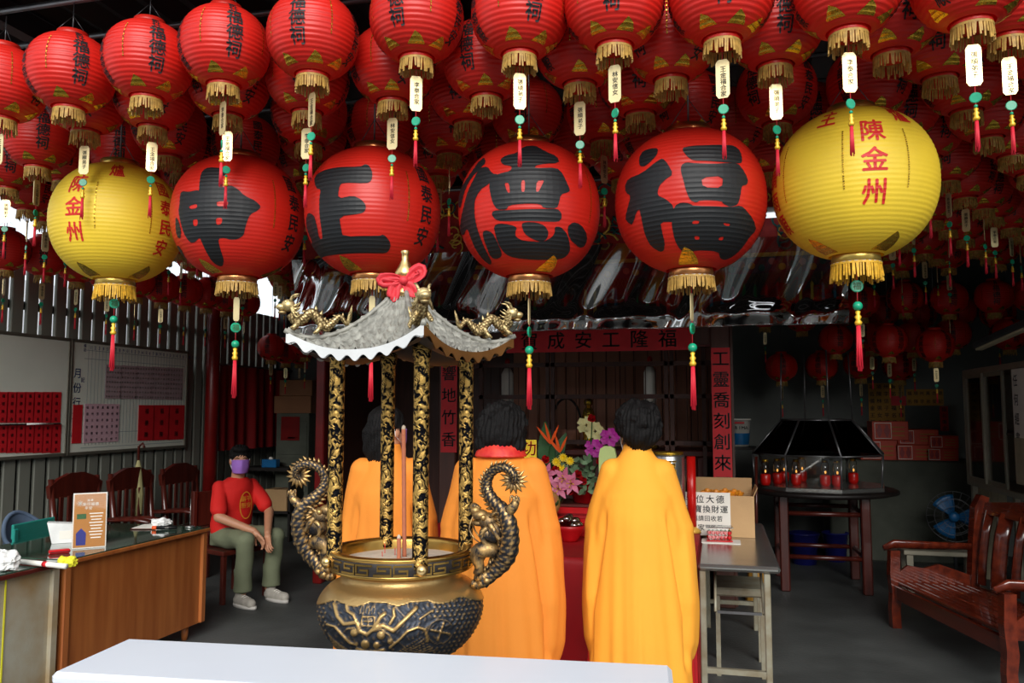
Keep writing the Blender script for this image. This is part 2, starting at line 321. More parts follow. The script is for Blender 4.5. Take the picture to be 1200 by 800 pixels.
for z in (2.02, 1.72, 1.3): lt.box((-1.15, 7.5, z), (2.3, .04, .04))
for x in (-2.2, -1.55, -1.5, -.45, -.4, -.12): lt.box((x, 7.5, 1.6), (.035, .04, 1.2))
for i in range(24): lt.cyl((-2.2 + i * .092, 7.5, 1.3), (-2.2 + i * .092, 7.5, 2.02), .004, n=5)
struct(lt.build('trim_27', 'shrine_wood'))

# lintel banner and couplets
def sheet(name, label, cat, X, wd, ht, m, items=None, ink='ink', parent=None, th=.004, group=None):
    """a sheet of paper or cloth standing in local XZ, facing local -Y, with printed lettering as a part"""
    o = MB().box((0, 0, 0), (wd, th, ht)).build(name, m); o.matrix_world = X
    if parent is None: tag(o, label, cat, group)
    else: o.parent = parent; o.matrix_basis = X
    if items:
        t = MB(); flat_text(t, items, None, 0, th / 2 + .0015); t.build('lettering', ink, o)
    return o
sheet('banner', 'red horizontal paper banner with black characters under the valance', 'banner', rotm(loc=(-1.0, 6.95, 2.2)), 1.62, .2, 'red_paper', [(c, -.7 + i * .24 + (0.1), 0, .16) for i, c in enumerate('賀成安工隆福')])
sheet('couplet_strip', 'red vertical couplet strip with black characters on the right shrine post', 'couplet', rotm(loc=(.03, 6.91, 1.5)), .15, 1.22, 'red_paper', column('工靈喬刻創來正', 0, .52, .14, 1.22))
sheet('couplet_strip', 'red vertical couplet strip with black characters seen between the burner pillars', 'couplet', rotm(loc=(-2.33, 6.91, 1.72)), .15, 1.0, 'red_paper', column('福響地竹香', 0, .4, .14, 1.4))
# altar shelf inside the shrine
a = thing('altar_table', 'dark red wooden altar table inside the shrine behind the lattice', 'table', (-1.15, 7.95, 0))
MB().box((0, 0, 1.2), (2.2, .7, .06), ch=.01).build('tabletop', 'shrine_shelf', a)
for sx in (-1, 1):
    for sy in (-1, 1): MB().box((sx * 1.0, sy * .28, .585), (.09, .09, 1.17), ch=.01).build('leg', 'shrine_shelf', a)
MB().box((0, -.3, 1.05), (1.9, .03, .2)).build('apron', 'shrine_wood', a)
# two tall glass lamp tubes with red bulbs
def tube_lamp(x, y, lab):
    t = thing('shrine_lamp', lab, 'lamp', (x, y, 1.23)); MB().lathe([(.07, 0), (.07, .06), (.05, .07)], 16).build('base', 'valance_gold', t)
    MB().lathe([(.06, .06), (.06, .72), (.03, .78)], 16).build('glass_tube', 'paper', t); MB().sph((0, 0, .84), (.025, .025, .04)).build('bulb', 'candle_red', t)
tube_lamp(-.62, 7.8, 'pale glass shrine lamp beside the right monk'); tube_lamp(-2.02, 7.8, 'pale glass shrine lamp behind the bird of paradise flower')
# gold handled basket on the altar
t = thing('flower_basket', 'round handled basket with gilt figure standing on the shrine altar', 'basket', (-1.42, 7.75, 1.23))
MB().lathe([(.09, 0), (.14, .14), (.15, .18)], 16).build('bowl', 'shrine_panel', t)
MB().tube([(.15 * math.cos(a_), 0, .18 + .3 * math.sin(a_)) for a_ in np.linspace(0, PI, 16)], .012, 6).build('handle', 'near_black', t)
t = thing('gilt_figure', 'small gilt standing figure on the shrine altar beside the basket', 'statue', (-1.2, 7.72, 1.23))
MB().lathe([(.07, 0), (.08, .05), (.05, .1), (.075, .25), (.05, .36), (.025, .4)], 12).build('robe', 'gold_foil', t); MB().sph((0, 0, .44), .045).build('head', 'gold_foil', t)

# low concrete counter at the back right
struct(MB().box((2.0, 9.75, .53), (1.7, .66, 1.06), ch=.015).build('counter_back', 'counter'))
# ---------------------------------------------------------------- paper lanterns
def make_prof(R, H, rc, N):
    th0 = math.asin(math.sqrt(max(0, 1 - (rc / R) ** 2)))          # latitude where the collars sit
    def base(z):
        q = min(.9999, abs(z / H)); return R * (1 - q ** 2.15) ** (1 / 2.15)
    def r(z):
        q = max(-1, min(1, z / H)); th = math.asin(q); ph = (th + th0) / (2 * th0) * N
        return base(z) * 1.0 - .0135 * R * 22 / N * (1.25 if N < 30 else .62) * (abs(math.sin(PI * ph)) - .5)
    zs = [H * math.sin(-th0 + 2 * th0 * i / (4 * N)) for i in range(4 * N + 1)]
    return r, zs, H * math.sin(th0)
def lantern_body(R, H, rc, N, n, m):
    r, zs, zt = make_prof(R, H, rc, N); mb = MB()
    mb.lathe([(r(z), z) for z in zs], n, caps=(False, False)); return mb.mesh('paper_globe', m)
def wrap(V, F_, R, prof, zs, az0, z0, off):
    """lay a flat 2-D mesh onto the lantern, cut along the wire rings so it follows the pleats"""
    bm = bmesh.new(); vv = [bm.verts.new((x, y, 0)) for x, y in V]
    for f in F_:
        try: bm.faces.new([vv[i] for i in f])
        except ValueError: pass
    ys = [p[1] for p in V]; xs = [p[0] for p in V]
    def cut(co, no): bmesh.ops.bisect_plane(bm, geom=bm.verts[:] + bm.edges[:] + bm.faces[:], plane_co=co, plane_no=no, dist=1e-5)
    for z in zs:
        if min(ys) < z - z0 < max(ys): cut((0, z - z0, 0), (0, 1, 0))
    st = R * .09; q = math.ceil(min(xs) / st) * st
    while q < max(xs): cut((q, 0, 0), (1, 0, 0)); q += st
    out = []
    for v in bm.verts:
        z = v.co.y + z0; rr = prof(max(-R * .93, min(R * .93, z))) + off; a = az0 + v.co.x / R
        out.append((rr * math.sin(a), -rr * math.cos(a), z))
    bm.verts.index_update(); fs = [[v.index for v in f.verts] for f in bm.faces]; bm.free(); return out, fs
def fringe(rc, z, ln, n, jit, m, seed=1):
    rg = random.Random(seed); mb = MB()
    for i in range(n):
        a = 2 * PI * i / n + rg.uniform(-.04, .04); l = ln * rg.uniform(1 - jit, 1); wd = PI * rc / n * .8; ro = rc * rg.uniform(1.0, 1.09)
        c, s_ = math.cos(a), math.sin(a); lean = rg.uniform(-.3, .3) * wd * 3
        p = [(rc * c + s_ * wd, rc * s_ - c * wd, z), (rc * c - s_ * wd, rc * s_ + c * wd, z), (ro * c - s_ * (wd * .7 - lean), ro * s_ + c * (wd * .7 - lean), z - l), (ro * c + s_ * (wd * .7 + lean), ro * s_ - c * (wd * .7 + lean), z - l)]
        q = [((x * .94), (y * .94), w_) for x, y, w_ in p]
        mb.add(p + q, [(0, 1, 2, 3), (7, 6, 5, 4), (0, 4, 5, 1), (1, 5, 6, 2), (2, 6, 7, 3), (3, 7, 4, 0)])
    mb.lathe([(rc * 1.02, z - .004 - ln * .05), (rc * 1.02, z + .002)], 24, caps=(False, False)); return mb.mesh('fringe', m)
def foil(R, prof, zs, az, z, sz):
    v, f = wrap([(-sz * 2, 0), (sz * 2, 0), (sz * .7, sz * .8), (-sz * .2, sz * 1.1), (-sz * 1.0, sz * .5)], [[0, 1, 2, 3, 4]], R, prof, zs, az, z, .0025); return v, f
def dashes(R, prof, zs, az, z0, z1, n, wd):
    mb = MB(); st = (z1 - z0) / n
    for i in range(n):
        a, b = z0 + i * st, z0 + (i + .6) * st
        v, f = wrap([(-wd, 0), (wd, 0), (wd, b - a), (-wd, b - a)], [[0, 1, 2, 3]], R, prof, zs, az, a, .003); mb.add(v, f)
    return mb
def merge_wrap(mb, items, R, prof, zs, az, off=.002, heavy=True):
    for ch, x, y, sz in items:
        v, f = text2d([(ch, x, 0, sz)], HEAVY if heavy else None); v, f = wrap(v, f, R, prof, zs, az, y, off); mb.add(v, f)

# small red lantern, local origin at the globe centre
SR, SH, SC, SN = .178, .165, .062, 21
sp, szs, szt = make_prof(SR, SH, SC, SN)
S_body = lantern_body(SR, SH, SC, SN, 40, 'lantern_red')
mb = MB()
FDC = column('福德祠', 0, .062, .066, .98) + column('新圩', 0, .132, .044, .75)
merge_wrap(mb, FDC, SR, sp, szs, 0)
merge_wrap(mb, column('國泰民安', 0, .07, .056, 1.0), SR, sp, szs, R_(88)); merge_wrap(mb, column('風調雨順', 0, .07, .056, 1.0), SR, sp, szs, R_(-88)); merge_wrap(mb, FDC, SR, sp, szs, PI)
S_text = mb.mesh('lettering', 'ink')
mb = MB()
for az in (-42, 42, 138, -138): d = dashes(SR, sp, szs, R_(az), -.05, .1, 14, .0022); mb.add(d.v, d.f)
for az in (25, 70, 160, -110, -30): v, f = foil(SR, sp, szs, R_(az), -.142, .028); mb.add(v, f)
S_foil = mb.mesh('gold_foil_trim', 'gold_foil'); S_pieces = []
for az in (-42, 42, 138, -138): S_pieces.append(dashes(SR, sp, szs, R_(az), -.05, .1, 14, .0022).mesh('dashed_gold_line', 'gold_foil'))
for az in (25, 70, 160, -110, -30): v, f = foil(SR, sp, szs, R_(az), -.142, .028); S_pieces.append(MB().add(v, f).mesh('gold_foil', 'gold_foil'))
S_top = MB().lathe([(SC * .9, szt - .01), (SC, szt), (SC, szt + .022), (SC * .8, szt + .024)], 24).mesh('top_collar', 'lantern_red2')
S_bot = MB().lathe([(SC * .8, -szt - .02), (SC, -szt - .018), (SC, -szt), (SC * .9, -szt + .01)], 24).mesh('bottom_collar', 'lantern_red2')
S_fr = [fringe(SC, -szt - .014, .058, 44, .35, 'fringe', s_) for s_ in (1, 2, 3)]
S_cord = MB().cyl((0, 0, szt + .02), (0, 0, .31), .0025, n=5).cyl((SC, 0, szt + .02), (0, 0, szt + .1), .0012, n=4).cyl((-SC, 0, szt + .02), (0, 0, szt + .1), .0012, n=4).mesh('hanging_wire', 'pipe')
# pendant: name plate, jade disc, beads, tassel (local origin at the collar)
def gourd(z, s_=1.): return [(.002, z), (.0075 * s_, z - .004), (.005 * s_, z - .012 * s_), (.010 * s_, z - .018 * s_), (.006 * s_, z - .026 * s_), (.011 * s_, z - .034 * s_), (.008 * s_, z - .042 * s_)]
PZ = -szt - .02
hexa = [(-.015, -.068), (.015, -.068), (.023, -.056), (.023, .056), (.015, .068), (-.015, .068), (-.023, .056), (-.023, -.056)]
S_plate = MB().prism(hexa, .003).mesh('name_plate', 'tag')
pt = []
for s_ in ('王金福合家', '林安信女', '張順弟子', '李泰合家'):
    t_ = MB(); flat_text(t_, column(s_, 0.002, .034, .022, 1.0), None, 0, .0025)
    t2 = MB(); t2.add([(-x, -y, z) for x, y, z in t_.v], t_.f); t_.add(t2.v, t2.f); pt.append(t_.mesh('plate_lettering', 'near_black'))
def pend_mesh(dz):
    """string, jade disc, bead, gourd bead and tassel below a name plate"""
    s_ = MB().cyl((0, 0, PZ + .02), (0, 0, PZ - .05), .0015, n=5).cyl((0, 0, PZ - .185), (0, 0, PZ - .29), .0015, n=5).mesh('pendant_string', 'cord')
    j = MB().lathe([(.004, -.003), (.016, -.003), (.018, 0), (.016, .003), (.004, .003)], 16, smooth=False, X=Matrix.Translation((0, 0, PZ - .225)) @ Matrix.Rotation(PI / 2, 4, 'X')).sph((0, 0, PZ - .253), .006, 8, 6).mesh('jade_disc', 'jade')
    b_ = MB().lathe(gourd(PZ - .258), 10).mesh('gourd_bead', 'bead_gold')
    t = MB()
    for i in range(9):
        a_ = 2 * PI * i / 9; t.cyl((.003 * math.cos(a_), .003 * math.sin(a_), PZ - .297), (.0065 * math.cos(a_), .0065 * math.sin(a_), PZ - .395 - .008 * math.sin(i * 2.3)), .0026, .0018, 5)
    return s_, j, b_, t.mesh('tassel', 'tassel')
P_str, P_jade, P_bead, P_tas = pend_mesh(0)
PLATE_Z = PZ - .118

BIGL = [('yl', -2.946, 2.544), ('shen', -2.249, 2.530), ('zheng', -1.541, 2.512), ('de', -.795, 2.475), ('fu', -.097, 2.473), ('yr', .549, 2.502)]
BY, BR = 3.45, .3136
def lantern(x, y, z, rot, label, group=None, pend=True, scale=1., up=None):
    t = thing('paper_lantern', label, 'lantern', (x, y, z), rot, group); t.scale = (scale,) * 3
    obj('paper_globe', S_body, t); obj('lettering', S_text, t)
    if y < 3.2:
        for me in S_pieces: obj(me.name.split('.')[0], me, t)
    else: obj('gold_foil_trim', S_foil, t)['kind'] = 'stuff'
    obj('top_collar', S_top, t); obj('bottom_collar', S_bot, t); obj('fringe', random.choice(S_fr), t, rotz=random.uniform(0, 6)); obj('hanging_wire', S_cord, t)
    if up: MB().cyl((0, 0, .3), (0, 0, (up - z) / scale), .0025, n=5).build('hanging_wire', 'pipe', t)
    if pend:
        pr = (random.uniform(-.6, .6) if y < 3.3 else random.uniform(-1.6, 1.6)) - rot; obj('pendant_string', P_str, t, rotz=pr)
        p = obj('name_plate', S_plate, t, (0, 0, PLATE_Z), pr); obj('plate_lettering', random.choice(pt), p)
        obj('jade_disc', P_jade, t, rotz=pr + random.uniform(-.6, .6)); obj('gourd_bead', P_bead, t); k_ = obj('tassel', P_tas, t); 
    return t
ORD = ['leftmost', 'second', 'third', 'fourth', 'fifth', 'sixth', 'seventh', 'eighth', 'ninth', 'tenth', 'eleventh']
front = [(1, 142, .9), (81, 130, .2), (172, 118, .18), (262, 103, .2), (366, 92, -.35), (488, 72, -.45), (609, 68, .3), (720, 58, -.05), (846, 51, .06), (994, 42, .15), (1139, 32, .95)]
FY = 2.8
for i, (px, py, rot) in enumerate(front):
    p = at(px, py, Y=FY); aim = math.atan2(-p.x, FY) * -1
    lantern(p.x, FY, p.z + szt + .012, -math.atan2(p.x, FY) * .0 + rot - math.atan2(p.x - 0, FY) , ('leftmost red paper lantern in the front row under the roof edge, cut by the frame' if i == 0 else 'rightmost red paper lantern in the front row under the roof edge' if i == 10 else ORD[i] + ' red paper lantern from the left in the front row under the roof edge'), 'red lanterns of the front row', pend=(i not in (1, 2)))
def hits_big(x, y):
    return any((x - bx) ** 2 + (y - BY) ** 2 < (BR + .05) ** 2 for _, bx, bz in BIGL)
NTH = ['first', 'second', 'third', 'fourth', 'fifth', 'sixth', 'seventh', 'eighth', 'ninth', 'tenth', 'eleventh', 'twelfth', 'thirteenth', 'fourteenth', 'fifteenth', 'sixteenth', 'seventeenth', 'eighteenth', 'nineteenth', 'twentieth', 'last', 'last', 'last']
RN = 'second third fourth fifth sixth seventh eighth ninth tenth eleventh twelfth thirteenth fourteenth fifteenth sixteenth seventeenth eighteenth'.split()
rows = [3.1, 3.43, 3.8, 4.16, 4.5, 4.88, 5.28, 5.68, 6.08, 6.42, 6.8, 7.2, 7.6, 8.0, 8.4, 8.8, 9.2]
TIERS = ((2.66, 8.5, (.62, 1.0, 1.4, 1.78, 2.16, 2.54, 2.9)), (2.62, 9.2, (.5, .9, 1.3, 1.68, 2.06, 2.44, 2.82)), (2.34, 8.95, (1.18, 1.56, 1.94, 2.32, 2.8)), (2.1, 9.3, (.7, 1.1, 1.5, 1.88)), (2.22, 8.35, (1.62, 1.98)))
BACKLEFT = ((-5.3, 8.9, 2.36), (-5.3, 9.25, 2.34), (-5.3, 9.6, 2.35), (-4.95, 9.1, 2.4), (-4.9, 9.5, 2.38), (-4.6, 9.3, 2.42), (-4.5, 9.65, 2.36), (-4.25, 9.0, 2.45), (-4.15, 9.4, 2.4), (-3.95, 8.7, 2.5), (-4.65, 8.6, 2.62), (-4.3, 8.3, 2.66))
LOWXY = [(x, y) for z, y, xs in TIERS for x in xs] + [(x, y) for x, y, z in BACKLEFT]
cnt = 0; fx = [at(px, py, Y=FY).x for px, py, _ in front]; step = .392
G2 = 'red lanterns under the roof behind the front row'
for k, y in enumerate(rows):
    x0 = max(-5.3 if y < 4.3 else -4.75, -1.07 * y - .15); x1 = min(3.1, .335 * y + .2); off = (fx[5] + step * (.5 if k % 2 == 0 else 0)); i0 = math.ceil((x0 - off) / step)
    xs_ = [off + (i0 + q) * step for q in range(40) if off + (i0 + q) * step < x1]; nr_ = -1; sw_ = False
    if k == 0: xs_ = [(fx[q] + fx[q + 1]) / 2 for q in range(10)] + [fx[10] + .2]
    for x in xs_:
        if not (y > 4.6 and -3.95 < x < (1.15 if 5.9 < y < 6.9 else .5 + .05 * y)):
            jx = random.uniform(-.015, .015); z = 3.045 + random.uniform(-.03, .02)
            if any((x - lx) ** 2 + (y - ly) ** 2 < .22 ** 2 for lx, ly in LOWXY): continue
            if any((x + jx - bx) ** 2 + (y - BY) ** 2 < .19 ** 2 for _, bx, bz in BIGL): continue
            hb = hits_big(x + jx, y)
            nr_ += 1
            wh = '' if y < 4.6 else ' left of the valance' if x < 0 else ' right of the valance'; nr_ = 0 if wh and x > 0 and not sw_ else nr_; sw_ = sw_ or (wh != '' and x > 0)
            lab = 'red roof lantern%s, %s row from the front, %s from left' % (wh, RN[k], NTH[nr_])
            lantern(x + jx, y, z, random.uniform(-.9, .9), lab, G2 if not wh else 'red lanterns under the roof' + wh, pend=not hb and random.random() < (.85 if y < 4 else .45)); cnt += 1
# lower tiers: back right corner and along the left wall
for (z, y, xs) in TIERS:
    for ix_, x in enumerate(xs):
        lantern(x + random.uniform(-.03, .03), y + random.uniform(-.05, .05), z + random.uniform(-.04, .04), random.uniform(-.6, .6), 'dark red lantern at the back right, %s tier, %s from left' % ({2.66: 'upper front', 2.62: 'upper rear', 2.34: 'middle', 2.1: 'lowest', 2.22: 'lower front'}[z], NTH[ix_]), 'low red lanterns at the back right', scale=.95, pend=(z < 2.3 or random.random() < .3), up=3.58); cnt += 1
for i in range(10):
    lantern(-5.4, 5.12 + i * .37, 2.85 + .02 * math.sin(i), random.uniform(.5, 1.2), 'red lantern hanging along the left board wall, %s from left' % NTH[i], 'red lanterns along the left wall', up=3.58); cnt += 1
for i, (x, y, z) in enumerate(BACKLEFT):
    lantern(x, y, z, random.uniform(-.2, 1.0), 'dark red lantern low at the back left above the curtain, %s from left' % NTH[i], 'low red lanterns at the back left', scale=.95, up=3.58); cnt += 1
print('small lanterns', cnt + 11)
# pipes that carry the rows
k = 40
for y in [FY] + rows:
    if y > 6.3:
        struct(MB().cyl((.6, y, 3.36), (XR, y, 3.36), .014, n=8).build('trim_%d' % k, 'pipe')); struct(MB().cyl((XL, y, 3.36), (-3.9, y, 3.36), .014, n=8).build('trim_%d' % (k + 1), 'pipe')); k += 2
    else: struct(MB().cyl((XL, y, 3.36), (XR, y, 3.36), .014, n=8).build('trim_%d' % k, 'pipe')); k += 1

# ------------------------------------------------ six large lanterns
BN = 40; BC = .092; BH = BR * .97
bp, bzs, bzt = make_prof(BR, BH, BC, BN)
B_red = lantern_body(BR, BH, BC, BN, 72, 'lantern_red2'); B_yel = lantern_body(BR, BH, BC, BN, 72, 'lantern_yellow')
BIG={'fu':[[[(-42.2,0.474),(-41.0,0.555),(-31.9,0.555),(-24.1,0.522),(-23.5,0.426),(-27.3,0.356),(-32.6,0.295),(-37.8,0.316),(-40.7,0.397)]],[[(-18.2,0.358),(-13.9,0.272),(-9.5,0.12),(-14.8,0.069),(-19.9,-0.003),(-21.7,-0.119),(-15.3,-0.181),(-9.8,-0.279),(-10.2,-0.46),(-21.8,-0.441),(-22.3,-0.55),(-23.1,-0.678),(-27.9,-0.756),(-34.1,-0.765),(-40.3,-0.694),(-40.3,-0.581),(-37.9,-0.379),(-38.2,-0.212),(-49.5,-0.409),(-55.5,-0.348),(-57.0,-0.293),(-50.2,-0.17),(-45.7,-0.043),(-52.0,0.027),(-53.7,0.124),(-50.2,0.199),(-34.3,0.209),(-22.0,0.337)]],[[(-4.2,0.466),(3.5,0.493),(16.1,0.497),(27.4,0.512),(42.6,0.53),(45.8,0.449),(43.6,0.289),(39.0,0.264),(25.8,0.259),(14.2,0.269),(4.5,0.279),(0.3,0.338)]],[[(-4.1,0.224),(-0.4,0.263),(5.8,0.238),(19.6,0.228),(32.1,0.258),(39.0,0.264),(43.3,0.183),(47.0,0.067),(45.7,0.002),(40.5,-0.023),(39.6,-0.143),(38.0,-0.261),(31.7,-0.297),(25.9,-0.264),(24.2,-0.232),(9.3,-0.223),(5.9,-0.256),(1.9,-0.219),(-0.7,-0.113),(-2.5,0.033),(-4.1,0.134)],[(9.7,0.051),(25.3,0.075),(24.4,-0.075),(10.9,-0.074)]],[[(-9.4,-0.272),(-4.3,-0.241),(1.1,-0.256),(4.6,-0.295),(31.7,-0.301),(40.7,-0.261),(49.1,-0.33),(60.4,-0.418),(69.7,-0.498),(64.1,-0.591),(65.4,-0.7),(66.1,-0.797),(59.7,-0.86),(44.2,-0.848),(34.1,-0.786),(5.5,-0.781),(3.3,-0.809),(-4.2,-0.806),(-10.2,-0.763),(-13.0,-0.669),(-13.0,-0.456)],[(3.8,-0.46),(8.8,-0.462),(8.2,-0.498),(2.8,-0.496)],[(27.8,-0.482),(35.0,-0.486),(33.9,-0.515),(29.7,-0.508)],[(4.8,-0.63),(9.3,-0.632),(10.0,-0.668),(5.9,-0.671)],[(28.7,-0.638),(32.6,-0.631),(32.7,-0.672),(27.9,-0.671)]]],'de':[[[(-12.8,0.516),(-8.2,0.57),(1.1,0.587),(7.7,0.712),(19.9,0.732),(28.6,0.624),(39.0,0.559),(39.4,0.449),(19.4,0.398),(16.9,0.338),(35.5,0.371),(39.9,0.303),(43.0,0.172),(45.7,0.073),(43.2,0.041),(37.4,0.003),(35.9,-0.112),(34.6,-0.183),(24.0,-0.194),(21.6,-0.14),(10.1,-0.137),(-2.4,-0.149),(-4.1,-0.203),(-12.0,-0.191),(-15.7,-0.084),(-18.4,0.115),(-18.7,0.17),(-16.1,0.273),(-10.3,0.292),(-1.6,0.312),(-0.4,0.383),(-9.3,0.423)],[(-5.9,0.154),(-2.1,0.148),(-1.1,0.009),(-3.2,0.019)],[(7.2,0.173),(10.1,0.177),(9.9,0.015),(7.3,0.016)],[(18.8,0.164),(24.7,0.181),(22.4,0.1),(20.1,0.016),(18.0,0.02)]],[[(-17.0,-0.242),(-15.4,-0.196),(-4.1,-0.21),(4.2,-0.211),(24.0,-0.204),(34.6,-0.188),(38.2,-0.231),(39.3,-0.301),(36.8,-0.352),(22.2,-0.36),(-9.1,-0.346),(-14.7,-0.306)]],[[(-36.4,0.634),(-27.8,0.515),(-33.0,0.429),(-40.6,0.344),(-47.7,0.221),(-54.1,0.004),(-59.9,-0.026),(-70.4,0.102),(-67.7,0.255),(-51.6,0.349),(-44.2,0.475),(-42.7,0.589)]],[[(-24.1,0.441),(-16.5,0.302),(-12.0,0.29),(-13.9,0.225),(-21.3,0.15),(-26.8,0.114),(-32.7,0.002),(-34.0,-0.149),(-34.3,-0.323),(-34.1,-0.518),(-36.1,-0.703),(-40.6,-0.789),(-50.4,-0.811),(-53.1,-0.758),(-50.8,-0.627),(-48.1,-0.459),(-48.1,-0.332),(-60.7,-0.395),(-74.1,-0.322),(-60.2,-0.212),(-50.0,-0.066),(-43.9,0.123),(-37.5,0.289),(-33.7,0.446)]],[[(-29.2,-0.432),(-24.6,-0.426),(-19.4,-0.464),(-17.3,-0.57),(-16.7,-0.705),(-21.0,-0.756),(-30.1,-0.768),(-35.2,-0.739),(-31.7,-0.617),(-31.2,-0.524)]],[[(-16.7,-0.386),(-11.1,-0.364),(-1.3,-0.395),(3.3,-0.432),(1.2,-0.488),(1.5,-0.544),(7.5,-0.591),(26.0,-0.604),(33.4,-0.539),(35.1,-0.481),(34.1,-0.413),(39.3,-0.407),(46.5,-0.477),(53.2,-0.582),(60.0,-0.687),(57.8,-0.758),(45.3,-0.792),(18.1,-0.804),(-4.7,-0.779),(-13.8,-0.73),(-16.6,-0.639),(-17.0,-0.525)]],[[(6.7,-0.388),(10.6,-0.367),(19.2,-0.373),(25.7,-0.409),(29.8,-0.486),(29.1,-0.565),(25.0,-0.605),(15.6,-0.57),(8.7,-0.503)]],[[(45.6,-0.397),(50.2,-0.328),(57.9,-0.335),(69.1,-0.417),(76.0,-0.498),(77.1,-0.582),(69.7,-0.61),(55.7,-0.566),(48.6,-0.497)]]],'zheng':[[[(-39.0,0.397),(-28.1,0.448),(-10.9,0.451),(11.9,0.43),(16.7,0.479),(20.3,0.448),(23.0,0.34),(22.3,0.221),(18.6,0.176),(-1.3,0.194),(-3.6,0.161),(-4.7,-0.029),(8.3,0.006),(15.1,-0.056),(18.5,-0.134),(17.4,-0.211),(13.5,-0.244),(-3.9,-0.268),(-3.9,-0.411),(-4.0,-0.532),(29.9,-0.522),(33.3,-0.495),(39.8,-0.572),(42.3,-0.64),(40.9,-0.711),(34.4,-0.732),(-4.0,-0.733),(-37.1,-0.723),(-72.3,-0.693),(-70.5,-0.622),(-68.6,-0.499),(-53.9,-0.5),(-51.6,-0.466),(-53.8,-0.324),(-49.2,-0.19),(-41.7,-0.121),(-31.3,-0.194),(-30.1,-0.366),(-33.7,-0.511),(-28.4,-0.517),(-24.9,-0.378),(-24.0,-0.148),(-23.5,0.039),(-22.6,0.148),(-29.0,0.182)]]],'shen':[[[(-2.4,0.529),(1.8,0.567),(18.7,0.535),(21.6,0.484),(20.1,0.422),(17.7,0.397),(18.8,0.21),(25.2,0.266),(31.6,0.207),(37.1,0.113),(45.6,0.058),(50.5,-0.015),(48.2,-0.077),(42.1,-0.146),(40.0,-0.231),(38.2,-0.365),(37.7,-0.444),(32.7,-0.505),(25.5,-0.517),(21.2,-0.494),(14.7,-0.503),(15.0,-0.63),(16.0,-0.772),(11.5,-0.839),(5.0,-0.851),(-1.7,-0.803),(-2.0,-0.673),(-2.6,-0.551),(-3.1,-0.48),(-10.9,-0.543),(-17.4,-0.535),(-20.8,-0.426),(-22.0,-0.237),(-23.7,-0.067),(-22.0,0.013),(-22.7,0.161),(-21.1,0.216),(-10.9,0.176),(-2.9,0.192),(-0.8,0.174),(-2.1,0.329),(-3.4,0.461)],[(-10.5,-0.035),(-2.0,-0.012),(-1.6,-0.077),(-8.5,-0.086)],[(15.2,0.014),(24.7,0.018),(23.7,-0.055),(15.3,-0.064)],[(-6.9,-0.238),(-1.8,-0.231),(-2.5,-0.322),(-6.8,-0.33)],[(14.5,-0.226),(19.8,-0.219),(19.3,-0.309),(14.6,-0.325)]],[[(-43.1,-0.498),(-40.9,-0.624),(-66.4,-0.753),(-65.9,-0.77),(-63.6,-0.703),(-61.0,-0.565)]],[[(-28.2,-0.139),(-24.0,-0.233),(-23.9,-0.368),(-29.9,-0.461),(-35.2,-0.423),(-31.5,-0.269)]]]}
BLAB = {'yl': ('large yellow paper lantern with red characters hanging at the left', 'yellow'), 'shen': ('large red lantern with one brushed black character, next to the left yellow lantern', 'red'), 'zheng': ('large red lantern with a black five stroke character above the burner finial', 'red'), 'de': ('large red lantern with a dense black character, third of the four red ones', 'red'), 'fu': ('large red lantern with a black character next to the right yellow lantern', 'red'), 'yr': ('large yellow paper lantern with red characters hanging at the right', 'yellow')}
B_top = {c: MB().lathe([(BC * .95, bzt - .01), (BC, bzt), (BC, bzt + .03), (BC * .85, bzt + .032)], 32).mesh('top_collar', m) for c, m in (('red', 'copper'), ('yellow', 'gold_band'))}
B_bot = {c: MB().lathe([(BC * .85, -bzt - .034), (BC * 1.02, -bzt - .032), (BC, -bzt - .002), (BC * .95, -bzt + .01)], 32).mesh('bottom_collar', m) for c, m in (('red', 'copper'), ('yellow', 'gold_band'))}
B_trim = MB().lathe([(BC * 1.03, -bzt - .036), (BC * 1.05, -bzt - .03)], 32, caps=(False, False)).mesh('white_trim', 'paper')
B_fr = {'red': fringe(BC * 1.03, -bzt - .032, .062, 70, .3, 'fringe', 5), 'yellow': fringe(BC * 1.03, -bzt - .032, .075, 70, .3, 'fringe_bright', 6)}
B_cord = MB().cyl((0, 0, bzt + .03), (0, 0, .9), .004, n=6).cyl((BC, 0, bzt + .02), (0, 0, bzt + .16), .002, n=4).cyl((-BC, 0, bzt + .02), (0, 0, bzt + .16), .002, n=4).mesh('hanging_wire', 'pipe')
